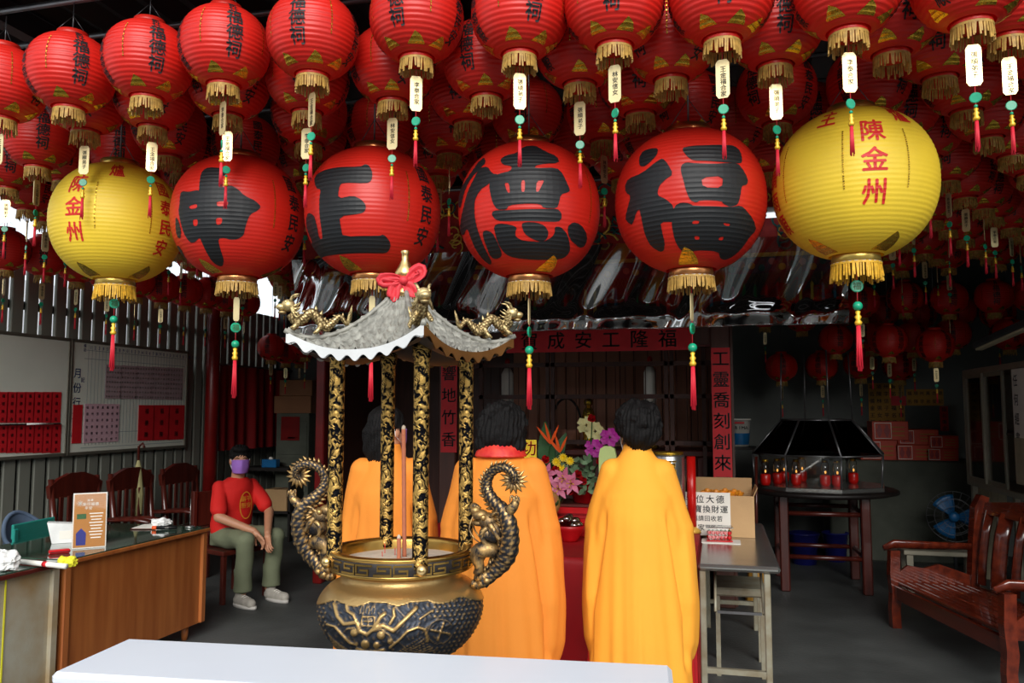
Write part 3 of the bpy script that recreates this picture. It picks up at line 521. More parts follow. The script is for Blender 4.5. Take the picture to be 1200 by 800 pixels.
def big_pendant(plate):
    z0 = -bzt - .05; e = .125 if plate else 0.; out = {}
    j_ = MB().lathe([(.005, -.004), (.022, -.004), (.025, 0), (.022, .004), (.005, .004)], 20, smooth=False, X=Matrix.Translation((0, 0, z0 - .07 - e)) @ Matrix.Rotation(PI / 2, 4, 'X')); flat_text(j_, [('福', 0, z0 - .07 - e, .034)], None, 1, .0055)
    out['jade_disc'] = j_.mesh('jade_disc', ['jade', 'leaf']); out['green_bead'] = MB().sph((0, 0, z0 - .15 - e), .019).mesh('green_bead', 'jade'); out['gourd_bead'] = MB().lathe(gourd(z0 - .168 - e, 1.4), 12).mesh('gourd_bead', 'bead_gold'); out['pendant_string'] = MB().cyl((0, 0, z0 + .02), (0, 0, z0 - .19 - e), .002, n=5).mesh('pendant_string', 'cord')
    t_ = MB()
    for i in range(14):
        a_ = 2 * PI * i / 14; r0 = .003 if i % 2 else .005; t_.cyl((r0 * math.cos(a_), r0 * math.sin(a_), z0 - .222 - e), (r0 * 2.2 * math.cos(a_), r0 * 2.2 * math.sin(a_), z0 - .40 - e - .01 * math.sin(i * 3.)), .0036, .0026, 5)
    out['tassel'] = t_.mesh('tassel', 'tassel')
    if plate: out['name_plate'] = MB().prism([(x * .6, z * .85 + z0 - .105) for x, z in hexa], .004).mesh('name_plate', 'tag')
    return out
BPS = {'red': big_pendant(True), 'yellow': big_pendant(False)}
def big_glyph(key):
    mb = MB()
    for loops in BIG[key]:
        pts = [[Vector((R_(a) * BR, z * BR, 0)) for a, z in lp] for lp in loops]
        sm = []
        for lp in pts:                                    # round the brush outline a little
            q = []
            for i in range(len(lp)): a, b = lp[i], lp[(i + 1) % len(lp)]; q += [a * .78 + b * .22, a * .22 + b * .78]
            sm.append(q)
        tri = geometry.tessellate_polygon(sm); flat = [p for lp in sm for p in lp]
        v, f = wrap([(p.x, p.y) for p in flat], [list(t) for t in tri], BR, bp, bzs, 0, 0, .002); mb.add(v, f)
    return mb
for key, x, z in BIGL:
    lab, c = BLAB[key]; face = math.atan2(x, BY)
    t = thing('large_lantern', lab, 'lantern', (x, BY, z), 0, 'large lanterns')
    obj('paper_globe', B_red if c == 'red' else B_yel, t)
    lt = MB()
    if c == 'red':
        lt = big_glyph(key)
        if key == 'shen': merge_wrap(lt, [('礻', 0, 0, .36)], BR, bp, bzs, R_(-92), .002)
        if key in ('shen', 'zheng'): merge_wrap(lt, column('國泰民安', 0, .145, .085, 1.12), BR, bp, bzs, R_(86 if key == 'shen' else 73) , .002)
        elif key == 'de': merge_wrap(lt, column('國泰民安', 0, .145, .085, 1.12), BR, bp, bzs, R_(105), .002)
        else: merge_wrap(lt, column('國泰民安', 0, .145, .085, 1.12), BR, bp, bzs, R_(92), .002)
        m = 'ink'
    else:
        a0, a1, a2 = ((3, 84, 0) if key == 'yl' else (5, 98, 0))
        sz = .098
        merge_wrap(lt, column('陳金州', 0, .13, sz, 1.2), BR, bp, bzs, R_(a0), .002); merge_wrap(lt, column('國泰民安', 0, .15, .082, 1.2), BR, bp, bzs, R_(a1), .002)
        if key == 'yl': merge_wrap(lt, [('爐', 0, .215, .085)], BR, bp, bzs, R_(38), .002)
        else:
            merge_wrap(lt, [('主', 0, .215, .09)], BR, bp, bzs, R_(-29), .002); merge_wrap(lt, [('爐', 0, .215, .09)], BR, bp, bzs, R_(34), .002); merge_wrap(lt, column('風調雨順', 0, .12, .085, 1.1), BR, bp, bzs, R_(-80), .002)
        m = 'red_ink'
    lt.build('lettering', m, t)
    dl = MB(); az = {'yl': (22, 68), 'shen': (63, 130), 'zheng': (53, 120), 'de': (69, -80), 'fu': (-78, 92), 'yr': (-15, 28, -62)}[key]
    for a_ in az: d = dashes(BR, bp, bzs, R_(a_), -.09, .14, 26, .003); d.build('dashed_gold_line', 'gold_foil', t)
    for a_ in {'yl': (-10, 85), 'shen': (-17, 110), 'zheng': (-16, 110), 'de': (43, 150), 'fu': (-3, 110), 'yr': (-59, 36)}[key]:
        v, f = foil(BR, bp, bzs, R_(a_), -bzt * .985, .05); MB().add(v, f).build('gold_foil', 'gold_foil', t)
    obj('top_collar', B_top[c], t); obj('bottom_collar', B_bot[c], t); obj('white_trim', B_trim, t); obj('fringe', B_fr[c], t); obj('hanging_wire', B_cord, t)
    for nm, me in BPS[c].items(): obj(nm, me, t, rotz=-face + {'de': 1.3, 'fu': 1.2}.get(key, .2))
# ---------------------------------------------------------------- white table in the foreground
c0, c1, c2_ = at(150, 747, Z=.93), at(787, 778, Z=.93), at(45, 787, Z=.93)
ex = (c1 - c0); ln = ex.length; ex.normalize(); ang = math.atan2(ex.y, ex.x)
t = thing('table', 'long white table in the foreground with rounded edges', 'table', (c0.x, c0.y, 0), ang)
TW = (c2_ - c0).length
MB().box((ln / 2, -TW / 2, .912), (ln, TW, .036), ch=.012).build('tabletop', 'white_table', t)
MB().box((ln / 2, -TW / 2, .85), (ln - .12, TW - .1, .09)).build('apron', 'white_table', t)
for x in (.1, ln - .1):
    for y in (-.07, -TW + .07): MB().box((x, y, .41), (.05, .05, .82), ch=.008).build('leg', 'white_table', t)

# ---------------------------------------------------------------- bronze incense burner
BS = .002737; BC_ = at(471, 641, Y=2.44); BX, BYY, BZ = BC_.x, 2.44, BC_.z
burner = thing('incense_burner', 'tall bronze incense burner with dragon handles and a pavilion roof', 'incense burner', (BX, BYY, BZ))
FWxy = Vector((FW.x, FW.y, 0)).normalized()
def rel(mb, val):
    """give the vertices added since the last call a relief value"""
    if mb.rel is None: mb.rel = []
    n = len(mb.v) - len(mb.rel); mb.rel += list(val) if hasattr(val, '__len__') else [val] * n
camaz = math.atan2(-BX, BYY)
ST = []
def S(pts, wd=9, h=1.): ST.append((np.array(pts, float), wd, h))
S([(190, 372), (215, 440), (255, 482), (330, 470), (350, 520), (390, 538), (430, 505), (468, 440), (490, 425)], 12); S([(430, 505), (480, 488), (540, 520), (610, 455), (670, 400)], 13); S([(540, 400), (545, 440), (520, 480)], 9); S([(265, 380), (275, 410), (310, 430), (340, 490)], 9)
S([(330, 622), (400, 642), (485, 628)], 9); S([(520, 615), (570, 575), (620, 525), (680, 505), (722, 520), (737, 590)], 8); S([(150, 490), (200, 498), (250, 550), (290, 590), (330, 600)], 8)
S([(270, 510), (315, 500), (350, 530)], 6, .7); S([(430, 520), (470, 508), (520, 545), (545, 590)], 6, .7); S([(690, 460), (740, 430), (770, 415)], 7, .7)
for i in range(7): S([(545 + i * 14, 655 + i * 4), (620 + i * 16, 612 + i * 8), (700 + i * 14, 566 + i * 13)], 4, .65)
for i in range(7): S([(150 + i * 6, 545 + i * 14), (190 + i * 9, 580 + i * 12), (250 + i * 12, 620 + i * 9)], 4, .65)
for i in range(6): S([(355 + i * 15, 378), (352 + i * 15 + (i - 3) * 2, 425)], 4, .6)
for a_ in np.linspace(0, 2 * PI, 5)[:4]: S([(812 + 14 * math.cos(a_ + .3), 540 + 14 * math.sin(a_ + .3)), (812 + 58 * math.cos(a_ + .3), 540 + 52 * math.sin(a_ + .3))], 6, .9)
S([(812 + 75 * math.cos(a_), 540 + 70 * math.sin(a_)) for a_ in np.linspace(.3, 5.8, 24)], 6, .5); S([(360, 440), (430, 440), (430, 490), (360, 490), (360, 440)], 5, .8); S([(370, 465), (420, 465)], 4, .8); S([(395, 445), (395, 488)], 4, .8)
BLOBS = [(315, 530, 24, 1.2), (470, 543, 26, 1.2), (380, 595, 28, 1.3), (445, 600, 22, 1.1), (520, 580, 17, .9), (330, 592, 12, .7), (812, 540, 12, 1.)]
def relief(cx, cy):
    h = np.zeros_like(cx)
    for P, wd, hh in ST:
        for i in range(len(P) - 1):
            a, b = P[i], P[i + 1]; ab = b - a; t_ = np.clip(((cx - a[0]) * ab[0] + (cy - a[1]) * ab[1]) / (ab @ ab), 0, 1)
            d = np.hypot(cx - a[0] - t_ * ab[0], cy - a[1] - t_ * ab[1]); h = np.maximum(h, hh * np.clip(1.25 - (d / wd) ** 2, 0, 1))
    for x, y, r, hh in BLOBS: d = np.hypot(cx - x, cy - y) / r; h = np.maximum(h, hh * np.sqrt(np.clip(1 - d * d, 0, 1)))
    sc = (((cx > 760) & (np.hypot(cx - 812, cy - 540) > 85)) | (cx < 140)) & (cy > 360)
    row = np.floor(cy / 26); fx_ = (cx / 30 + .5 * (row % 2)) % 1 - .5; fy = (cy / 26) % 1
    bgp = .42 * np.abs(np.sin(cx / 11 + 2.5 * np.sin(cy / 27) + 1.2 * np.sin(cx / 53))) * np.abs(np.cos(cy / 19 + 1.6 * np.sin(cx / 37)))
    h = np.maximum(h, bgp)
    h = np.where(sc, np.maximum(h, .75 * np.clip(1.1 - 2.2 * np.hypot(fx_, fy - .35), 0, 1)), h)
    return h
prof = [(.12, -.338), (.165, -.318), (.196, -.297), (.215, -.28), (.234, -.255), (.25, -.225), (.259, -.2), (.262, -.18), (.259, -.16), (.252, -.143), (.24, -.125), (.222, -.108), (.203, -.098), (.192, -.09), (.186, -.08), (.186, -.07), (.2, -.062), (.222, -.058)]
dense = [tuple(p) for p in spline(prof, 120)]
NA = 460; az = np.linspace(0, 2 * PI, NA, endpoint=False); mb = MB(); V = []; RV = []
for r, z in dense:
    ra = (az - camaz + PI) % (2 * PI) - PI; fa = np.where(np.abs(ra) > PI / 2, np.sign(ra) * PI - ra, ra)
    ix = 467 + (r / BS) * np.sin(fa); iy = 641 - z / BS + (r / BS) * np.cos(fa) * .17
    cx, cy = (ix - 360) * 5.4545, (iy - 631) * 5.4545
    top = 372 + 14 * np.sin(cx / 40); inb = (cy > top) & (z < -.118)
    h = np.where(inb, relief(cx, cy), 1.0); rr = r + np.where(inb, (h - .9) * .0085, 0)
    V += [(a * math.sin(q), -a * math.cos(q), z) for a, q in zip(rr, az)]; RV += list(np.where(inb, h * .9, 1.0))
nr = len(dense)
mb.add(V, [(j * NA + i, j * NA + (i + 1) % NA, (j + 1) * NA + (i + 1) % NA, (j + 1) * NA + i) for j in range(nr - 1) for i in range(NA)], 0, True); mb.rel = RV
mb.build('bowl', 'bowl_relief', burner)
MB().lathe([(.222, -.058), (.226, -.054), (.222, -.05), (.222, -.012), (.229, -.006), (.228, 0), (.2, .001), (.196, -.012), (.19, -.06)], 72, caps=(False, False)).build('rim', 'brass', burner)
fr = MB()                                               # key-fret ring: raised bars on a dark band
MB().lathe([(.2225, -.05), (.2235, -.049), (.2235, -.012), (.2225, -.011)], 72, caps=(False, False)).build('fret_ground', 'near_black', burner)
def arcbar(a0, a1, z0_, z1_, r0=.2235, r1=.2268):
    n_ = 4; vs = []
    for i in range(n_ + 1):
        a_ = a0 + (a1 - a0) * i / n_
        for r, z in ((r0, z0_), (r1, z0_), (r1, z1_), (r0, z1_)): vs.append((r * math.sin(a_), -r * math.cos(a_), z))
    fr.add(vs, [(i * 4 + k, i * 4 + (k + 1) % 4, i * 4 + 4 + (k + 1) % 4, i * 4 + 4 + k) for i in range(n_) for k in range(4)] + [(0, 1, 2, 3), tuple(n_ * 4 + k for k in (3, 2, 1, 0))])
NF = 24
for i in range(NF):
    a0 = 2 * PI * i / NF; d = 2 * PI / NF; u = lambda q: a0 + d * q; b0, b1 = -.047, -.015; w_ = .0055; wa = .07
    if i % 2:
        arcbar(u(.04), u(.96), b1 - w_, b1); arcbar(u(.04), u(.04 + wa), b0 + .008, b1); arcbar(u(.04), u(.7), b0, b0 + w_); arcbar(u(.7), u(.7 + wa), b0, b0 + .019); arcbar(u(.3), u(.77), -.034, -.034 + w_)
    else:
        arcbar(u(.04), u(.96), b0, b0 + w_); arcbar(u(.89), u(.96), b0, b1 - .008); arcbar(u(.3), u(.96), b1 - w_, b1); arcbar(u(.23), u(.3), b1 - .019, b1); arcbar(u(.23), u(.7), -.033, -.033 + w_)
fr.build('key_fret', 'brass', burner)
MB().lathe([(.001, -.028), (.1, -.03), (.195, -.036)], 48, caps=(True, False)).build('ash_bed', 'ash', burner)
for i in range(3):
    a_ = camaz + R_(45) + i * 2 * PI / 3
    MB().lathe([(.03, 0), (.042, .015), (.04, .04), (.05, .07), (.03, .1)], 14).build('foot', 'brass', burner, (.15 * math.sin(a_), -.15 * math.cos(a_), -.41))
# dragon handles, in the plane of the facade
def serpent(mb, path, rad, spike=None, nspike=0, plane_n=Vector((0, -1, 0)), side=1, slen=.018, k=16, rings=4):
    L = len(path)
    for i in range(1):
        P = [Vector(p) for p in path]; vs0 = len(mb.v)
        rr = [r * (1 + .06 * math.cos(j * 2 * PI / rings)) for j, r in enumerate(rad)]
        mb.tube(P, rr, k)
        val = []
        for j in range(L):
            for q in range(k): val.append(.12 + .55 * max(0, math.cos(j * 2 * PI / rings + (PI if q % 2 else 0))) + (.25 if q % 3 == 0 else 0))
        rel(mb, val)
    for i in range(nspike):
        j = int((i + .5) / nspike * (L - 1)); p = Vector(path[j]); tg = (Vector(path[min(j + 1, L - 1)]) - Vector(path[max(j - 1, 0)])).normalized()
        nrm = tg.cross(plane_n).normalized() * side; b = p + nrm * rad[j] * .7; ll = slen * (.7 + .6 * ((i * 37) % 10) / 10) * max(.6, rad[j] / max(rad))
        mb.tube([b - tg * .003, b + nrm * ll * .5 + tg * ll * .1, b + nrm * ll + tg * ll * .5], [rad[j] * .55, rad[j] * .36, .0006], 5, flat=.5); rel(mb, [.1] * 5 + [.6] * 5 + [1.] * 5)
def ball(mb, c, r, v=.5):
    a0 = len(mb.v); mb.sph(c, r, 10, 7); z = [p[2] for p in mb.v[a0:]]; rel(mb, [v + .4 * ((q - min(z)) / (max(z) - min(z) + 1e-6) - .5) for q in z])
def limb(mb, pts, rad, v=(.2, .8), n=8): P = spline(pts, 12); rd = [r[0] for r in spline([(r,) for r in rad], 12)]; mb.tube(P, rd, n); rel(mb, [v[0] + (v[1] - v[0]) * ((i // n * 3 + i) % 5) / 4 for i in range(12 * n)])
def handle(mirror):
    mb = MB(); H = lambda cx, cy, y=0.: ((-1 if mirror else 1) * ((320 + (cx * 1.06 - 22) / 4.706 - 471) * BS), y, (641 - (530 + cy / 4.706)) * BS)
    pts = [(262, 690), (215, 640), (165, 585), (132, 520), (118, 440), (122, 370), (150, 310), (200, 268), (238, 215), (243, 160), (215, 108), (160, 84), (112, 100), (90, 135), (102, 158), (118, 150)]
    P = spline([H(x, y, .012 * math.sin(i * .9)) for i, (x, y) in enumerate(pts)], 96); rd = [r[0] for r in spline([(.019,), (.023,), (.028,), (.031,), (.029,), (.026,), (.023,), (.021,), (.018,), (.016,), (.015,), (.014,), (.013,), (.011,), (.01,), (.008,)], 96)]
    sd = 1 if mirror else -1
    serpent(mb, P, rd, True, 46, side=-sd, slen=.026)
    # curled tail fan of flame spikes
    for i in range(12):
        a_ = R_(140 + i * 24); c = Vector(H(100, 145)); q = Vector(((-1 if mirror else 1) * math.cos(a_), 0, math.sin(a_)))
        mb.tube([c + q * .008, c + q * .026 + Vector((0, 0, -.002)), c + q * .046], [.010, .008, .0008], 5, flat=.6); rel(mb, [.2] * 5 + [.7] * 5 + [1.] * 5)
    # head, snout, jaw, horns, whiskers
    ball(mb, H(232, 368), (.032, .028, .028), .4); ball(mb, H(272, 335, -.004), (.027, .024, .018), .5); ball(mb, H(296, 312, -.004), (.017, .019, .015), .6); ball(mb, H(280, 378), (.024, .018, .01), .45); ball(mb, H(246, 343, -.026), .009, .9); ball(mb, H(246, 343, .026), .009, .9); ball(mb, H(205, 420), (.034, .03, .036), .3); ball(mb, H(235, 430, -.006), (.026, .026, .024), .35)
    for y in (-.014, .014):
        limb(mb, [H(225, 350, y), H(190, 320, y * 1.6), H(150, 315, y * 2)], (.007, .005, .0012)); limb(mb, [H(300, 330, y), H(320, 400, y * 1.6), H(295, 450, y * 1.7), H(265, 478, y * 1.3)], (.003, .0028, .0024, .001))
    for i in range(9):
        yy = -.02 + .005 * i; limb(mb, [H(215, 375, yy), H(190, 410 + 6 * i, yy * 1.3), H(165 + 5 * i, 450 + 3 * i, yy * 1.2), H(150 + 8 * i, 440 + 8 * i, yy)], (.0095, .009, .006, .001))
    for i in range(7): yy = -.024 + .008 * i; limb(mb, [H(225, 395, yy), H(255, 430 + 4 * i, yy * 1.2), H(235 - 4 * i, 480 + 4 * i, yy), H(200, 500 + 6 * i, yy)], (.009, .008, .006, .001))
    # upper claw at the left, lower leg with foot on the bowl
    limb(mb, [H(140, 320, -.012), H(100, 290, -.02), H(80, 255, -.02)], (.018, .016, .012)); 
    for i in range(4): limb(mb, [H(80, 258, -.02), H(66 + i * 12, 235 - (i % 2) * 8, -.024), H(62 + i * 16, 262, -.03)], (.005, .004, .001))
    ball(mb, H(82, 250, -.018), (.013, .012, .012), .5)
    limb(mb, [H(190, 520), H(245, 510, -.014), H(285, 540, -.016), H(270, 600, -.014), H(285, 640, -.01)], (.02, .026, .023, .016, .014)); limb(mb, [H(200, 540, .01), H(255, 530, .018), H(280, 580, .014), H(270, 640, .008)], (.014, .016, .012, .01))
    limb(mb, [H(230, 640), H(260, 660), H(300, 655)], (.014, .018, .014)); ball(mb, H(262, 688), (.017, .02, .016), .6); limb(mb, [H(262, 690), H(290, 700), H(318, 690)], (.013, .014, .012)); ball(mb, H(235, 672, -.01), .011, .7); limb(mb, [H(280, 310, -.002), H(310, 290), H(326, 320)], (.012, .011, .007)); limb(mb, [H(275, 545), H(310, 520), H(330, 545)], (.009, .009, .009))
    mb.build('dragon_handle', 'dragon_bronze', burner)
handle(False); handle(True)
# pillars
RTl = RT; TC = -FWxy
def bpos(deg, r):
    """deg turns the square seen from above; corners left, front, right, back"""
    return [RTl * (r * math.cos(R_(q))) + TC * (r * math.sin(R_(q))) for q in (180 - deg, 90 - deg, -deg, -90 - deg)]
for i, p in enumerate(bpos(22, .212)):
    MB().lathe([(.0235, -.03), (.0245, -.02), (.0235, -.012), (.0235, .58), (.027, .59), (.03, .62), (.02, .635)], 20).build('pillar', 'pillar_relief', burner, (p.x, p.y, 0))
    MB().sph((p.x * 1.1, p.y * 1.1, -.03), .0185).build('ball_cap', 'brass_ball', burner)
# roof: concave, four-sided, tile courses in relief
RR = .366; ZA, ZE = .80, .605
cor = bpos(16, RR)
def roof_pt(side, s_, t_, lift=0.):
    a, b = cor[side], cor[(side + 1) % 4]; m = (a + b) / 2
    q = .09 + .91 * t_; e = a + (b - a) * ((s_ + 1) / 2); e = e * (1 - .07 * (1 - s_ * s_))
    zz = ZE + (ZA - ZE) * max(0, 1 - t_) ** 1.75 + .062 * abs(s_) ** 2.4 * t_ ** 3
    return Vector((e.x * q, e.y * q, zz + lift))
rf = MB()
for sd in range(4):
    def fn(u, v, sd=sd):
        s_ = -1 + 2 * u; rib = max(0, math.cos(s_ * 4 * 2 * PI)) ** 8 * .013; lap = ((v * 9) % 1) ** 2 * .012; ir = .004 * math.sin(s_ * 40 + math.floor(v * 9) * 2.1)
        return roof_pt(sd, s_, v, rib + lap + ir * v)
    rf.grid(fn, 72, 54)
rf.build('roof_tiles', 'roof_tile', burner)
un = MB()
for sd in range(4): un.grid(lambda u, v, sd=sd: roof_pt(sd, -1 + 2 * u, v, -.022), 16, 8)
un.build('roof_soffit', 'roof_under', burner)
for sd in range(4):
    e = MB(); e.grid(lambda u, v, sd=sd: roof_pt(sd, -1 + 2 * u, 1.0 + .012 * v * 0 + .006, .006 - v * (.026 + .009 * math.cos(u * 8 * 2 * PI))), 80, 2)
    e.grid(lambda u, v, sd=sd: roof_pt(sd, -1 + 2 * u, .985, .006 - v * (.026 + .009 * math.cos(u * 8 * 2 * PI))), 80, 2)
    e.grid(lambda u, v, sd=sd: roof_pt(sd, -1 + 2 * u, .985 + .021 * v, -.0035 + .0095), 80, 1)
    e.build('scalloped_eave', 'roof_edge' if sd in (0, 3) else 'roof_edge_brown', burner)  # eave is white on two sides, brown on the other two
for c in cor:
    rg = MB(); P = [Vector((c.x * q, c.y * q, ZE + (ZA - ZE) * max(0, 1 - t_) ** 1.75 + .062 * t_ ** 3 + .008)) for t_ in np.linspace(0, 1.02, 16) for q in [.09 + .91 * t_]]
    rg.tube(P, .008, 8); rg.build('roof_ridge', 'roof_tile', burner)
    # ridge dragon facing outwards
    d = Vector((c.x, c.y, 0)).normalized(); nn = Vector((-d.y, d.x, 0)); mb = MB()
    Q = lambda a_, z, y=0.: d * (RR * a_) + nn * y + Vector((0, 0, z))
    pts = [Q(.5, .70), Q(.56, .725), Q(.62, .705), Q(.68, .69), Q(.74, .715), Q(.8, .735), Q(.86, .715), Q(.92, .705), Q(.97, .73)]
    P = spline([tuple(p) for p in pts], 60); rd = [.006 + .009 * min(1, i / 22) for i in range(60)]; serpent(mb, P, rd, True, 14, plane_n=nn, side=1, slen=.014)
    ball(mb, Q(.99, .755), (.022, .022, .02), .6); ball(mb, Q(1.05, .75), (.016, .016, .011), .7); ball(mb, Q(1.04, .733), (.013, .013, .006), .5)
    for y in (-.012, .012):
        limb(mb, [Q(.98, .765, y), Q(.95, .785, y * 1.6), Q(.9, .79, y * 2)], (.005, .004, .001)); ball(mb, Q(1.01, .765, y * 1.2), .005, .9); limb(mb, [Q(.72, .7, y), Q(.74, .68, y * 2), Q(.78, .668, y * 2.2)], (.008, .007, .004)); limb(mb, [Q(.9, .71, y), Q(.93, .69, y * 2), Q(.97, .683, y * 2.2)], (.009, .008, .004))
        for i in range(4): limb(mb, [Q(.97, .75, y), Q(.93, .755 - .012 * i, y * (1.5 + .3 * i)), Q(.89, .765 - .014 * i, y * (1.6 + .4 * i))], (.006, .004, .001))
    for i in range(3): limb(mb, [Q(.5, .7), Q(.47, .72 + .01 * i, (i - 1) * .008), Q(.46, .745 + .008 * i, (i - 1) * .014)], (.006, .005, .001))
    mb.build('ridge_dragon', 'gilt_dragon', burner)
MB().lathe([(.036, .795), (.034, .815), (.022, .83), (.02, .845), (.03, .86), (.033, .875), (.022, .895), (.012, .915), (.011, .935), (.015, .945), (.013, .948)], 24).build('finial', 'brass_ball', burner)
rb = MB()
def lobe(pts, wd):
    P = [Vector(p) for p in spline(pts, 14)]
    vs = []; 
    for i, p in enumerate(P):
        w2 = wd * math.sin(PI * (.12 + .8 * i / 13)) ; up_ = Vector((0, 0, 1)); tg = (P[min(i + 1, 13)] - P[max(i - 1, 0)]).normalized(); sd = tg.cross(TC).normalized()
        for k_ in range(7): f_ = (k_ - 3) / 3; vs.append(p + sd * w2 * f_ + TC * (.007 * math.cos(f_ * 5 + i * .5)))
    rb.add(vs, [(i * 7 + k_, i * 7 + k_ + 1, i * 7 + k_ + 8, i * 7 + k_ + 7) for i in range(13) for k_ in range(6)], 0, True)
B3 = lambda x, z, d=.03: tuple(RTl * x + TC * d + Vector((0, 0, z)))
lobe([B3(0, .845), B3(.025, .872), B3(.05, .885), B3(.055, .87), B3(.03, .85), B3(0, .842)], .02); lobe([B3(0, .845), B3(-.03, .855), B3(-.07, .852), B3(-.065, .838), B3(-.03, .835), B3(0, .84)], .016)
lobe([B3(0, .842), B3(.02, .825), B3(.03, .8), B3(.035, .79)], .026); lobe([B3(0, .842), B3(-.025, .82), B3(-.035, .79), B3(-.04, .785)], .022)
rb.sph(B3(0, .845, .035), (.016, .014, .014)); rb.lathe([(.03, .835), (.033, .845), (.03, .855)], 16)
r_o = rb.build('ribbon_bow', 'ribbon', burner); md = r_o.modifiers.new('thickness', 'SOLIDIFY'); md.thickness = .0025
# pedestal under the burner
t = thing('pedestal', 'round dark stone pedestal under the incense burner, mostly hidden behind the white table', 'pedestal', (BX, BYY, 0))
MB().lathe([(.26, 0), (.28, .04), (.24, .08), (.2, .15), (.19, .55), (.24, .62), (.25, BZ - .412)], 32).build('column', 'counter', t); MB().lathe([(.3, 0), (.3, .05)], 32).build('plinth', 'counter', t)
# incense sticks standing in the ash
def stick(px, py0, py1, r, lab, nm='incense_stick', m='incense', dy=0.):
    p0 = at(px, py0, Y=BYY + dy); p1 = at(px - (1 if py1 < 600 else 0), py1, Y=BYY + dy); t = thing(nm, lab, 'incense', (p0.x, p0.y, BZ - .032)); h = p1.z - (BZ - .032); dx = p1.x - p0.x
    MB().tube([(dx * i / 30, 0, h * i / 30) for i in range(31)], [r * (1.0 if i % 2 else .94) for i in range(31)], 10).build('stick_body', m, t); MB().sph((dx, 0, h), (r * 1.0, r * 1.0, r * 1.6), 8, 6).build('ash_tip', 'ash', t); return t
stick(474, 652, 502, .0072, 'tall thick spiral incense stick standing in the burner ash'); stick(467.5, 654, 630, .0066, 'short burnt thick incense stick with white tip beside the tall one', dy=-.03)
for i, (px, py) in enumerate(((451, 640), (463, 645), (448, 650), (492, 638), (500, 645))): stick(px, py + 7, py - 4, .0012, 'thin burnt red incense stub in the burner ash, ' + ('leftmost', 'tall one by the thick stick', 'nearest at the left', 'right of the tall stick', 'rightmost')[i], m='red_paper', dy=.05 - i * .03)
# ---------------------------------------------------------------- people
def fused(mb, voxel, smooth=4, fn=None):
    """weld overlapping closed shapes into one continuous skin"""
    me = bpy.data.meshes.new('tmp'); me.from_pydata(mb.v, [], mb.f)
    bm = bmesh.new(); bm.from_mesh(me); bmesh.ops.recalc_face_normals(bm, faces=bm.faces); bm.to_mesh(me); bm.free()
    o = bpy.data.objects.new('tmp', me); COL.objects.link(o)
    m = o.modifiers.new('r', 'REMESH'); m.mode = 'VOXEL'; m.voxel_size = voxel
    if smooth: s_ = o.modifiers.new('s', 'SMOOTH'); s_.iterations = smooth; s_.factor = .5
    ev = o.evaluated_get(bpy.context.evaluated_depsgraph_get()); e = ev.to_mesh()
    nv = len(e.vertices); co = np.empty(nv * 3, np.float32); e.vertices.foreach_get('co', co); co = co.reshape(-1, 3); fs = [tuple(p.vertices) for p in e.polygons]
    ev.to_mesh_clear(); bpy.data.objects.remove(o); bpy.data.meshes.remove(me)
    if fn is not None: co = fn(co)
    out = MB(); out.v = [tuple(map(float, p)) for p in co]; out.f = [list(f) for f in fs]; out.m = [0] * len(fs); out.sm = [True] * len(fs); return out
def capsule(mb, p0, p1, r0, r1, n=14, flat=1.):
    p0, p1 = Vector(p0), Vector(p1); d = (p1 - p0); L = d.length; d.normalize(); path = []; rad = []
    for a in (-1, -.9, -.6, -.2): path.append(p0 + d * a * r0); rad.append(r0 * math.sqrt(max(.0004, 1 - a * a)))
    for a in (.2, .6, .9, 1): path.append(p1 + d * a * r1); rad.append(r1 * math.sqrt(max(.0004, 1 - a * a)))
    mb.tube(path, rad, n, flat=flat)
def loft(mb, rings, n=28):
    """rings: (x, y, z, rx, ry)"""
    vs = [(x + rx * math.cos(2 * PI * i / n), y + ry * math.sin(2 * PI * i / n), z) for x, y, z, rx, ry in rings for i in range(n)]
    fs = [(j * n + i, j * n + (i + 1) % n, (j + 1) * n + (i + 1) % n, (j + 1) * n + i) for j in range(len(rings) - 1) for i in range(n)]
    fs += [list(range(n))[::-1], [(len(rings) - 1) * n + i for i in range(n)]]; mb.add(vs, fs, 0, True)
def hand(side, curl=.35):
    """palm along +Y from the wrist, back of hand up; five separate fingers"""
    mb = MB(); capsule(mb, (0, -.02, 0), (0, .02, 0), .024, .03); loftp = [(-.004, .03), (0, .06), (0, .085)]
    for x in (-.026, -.009, .009, .026): capsule(mb, (x * .6, .015, 0), (x, .08, 0), .016, .0125, 10)
    for x, L in ((-.029, .062), (-.010, .074), (.010, .08), (.029, .072)):
        x = x * side; p = Vector((x, .085, 0)); a = 0.; rr = .0092
        for k, f in enumerate((.45, .32, .23)):
            a += curl * (.7 + .5 * k); q = p + Vector((x * .06, math.cos(a), -math.sin(a))) * L * f; capsule(mb, p, q, rr, rr * .92, 8); p = q; rr *= .9
    p = Vector((side * .026, .02, -.006)); q = p + Vector((side * .03, .03, -.012)); capsule(mb, p, q, .013, .011, 8); r = q + Vector((side * .012, .03, -.012)); capsule(mb, q, r, .011, .0095, 8)
    return fused(mb, .0042, 2)
HANDS = {s_: hand(s_) for s_ in (-1, 1)}; HANDS_F = {s_: hand(s_, .12) for s_ in (-1, 1)}
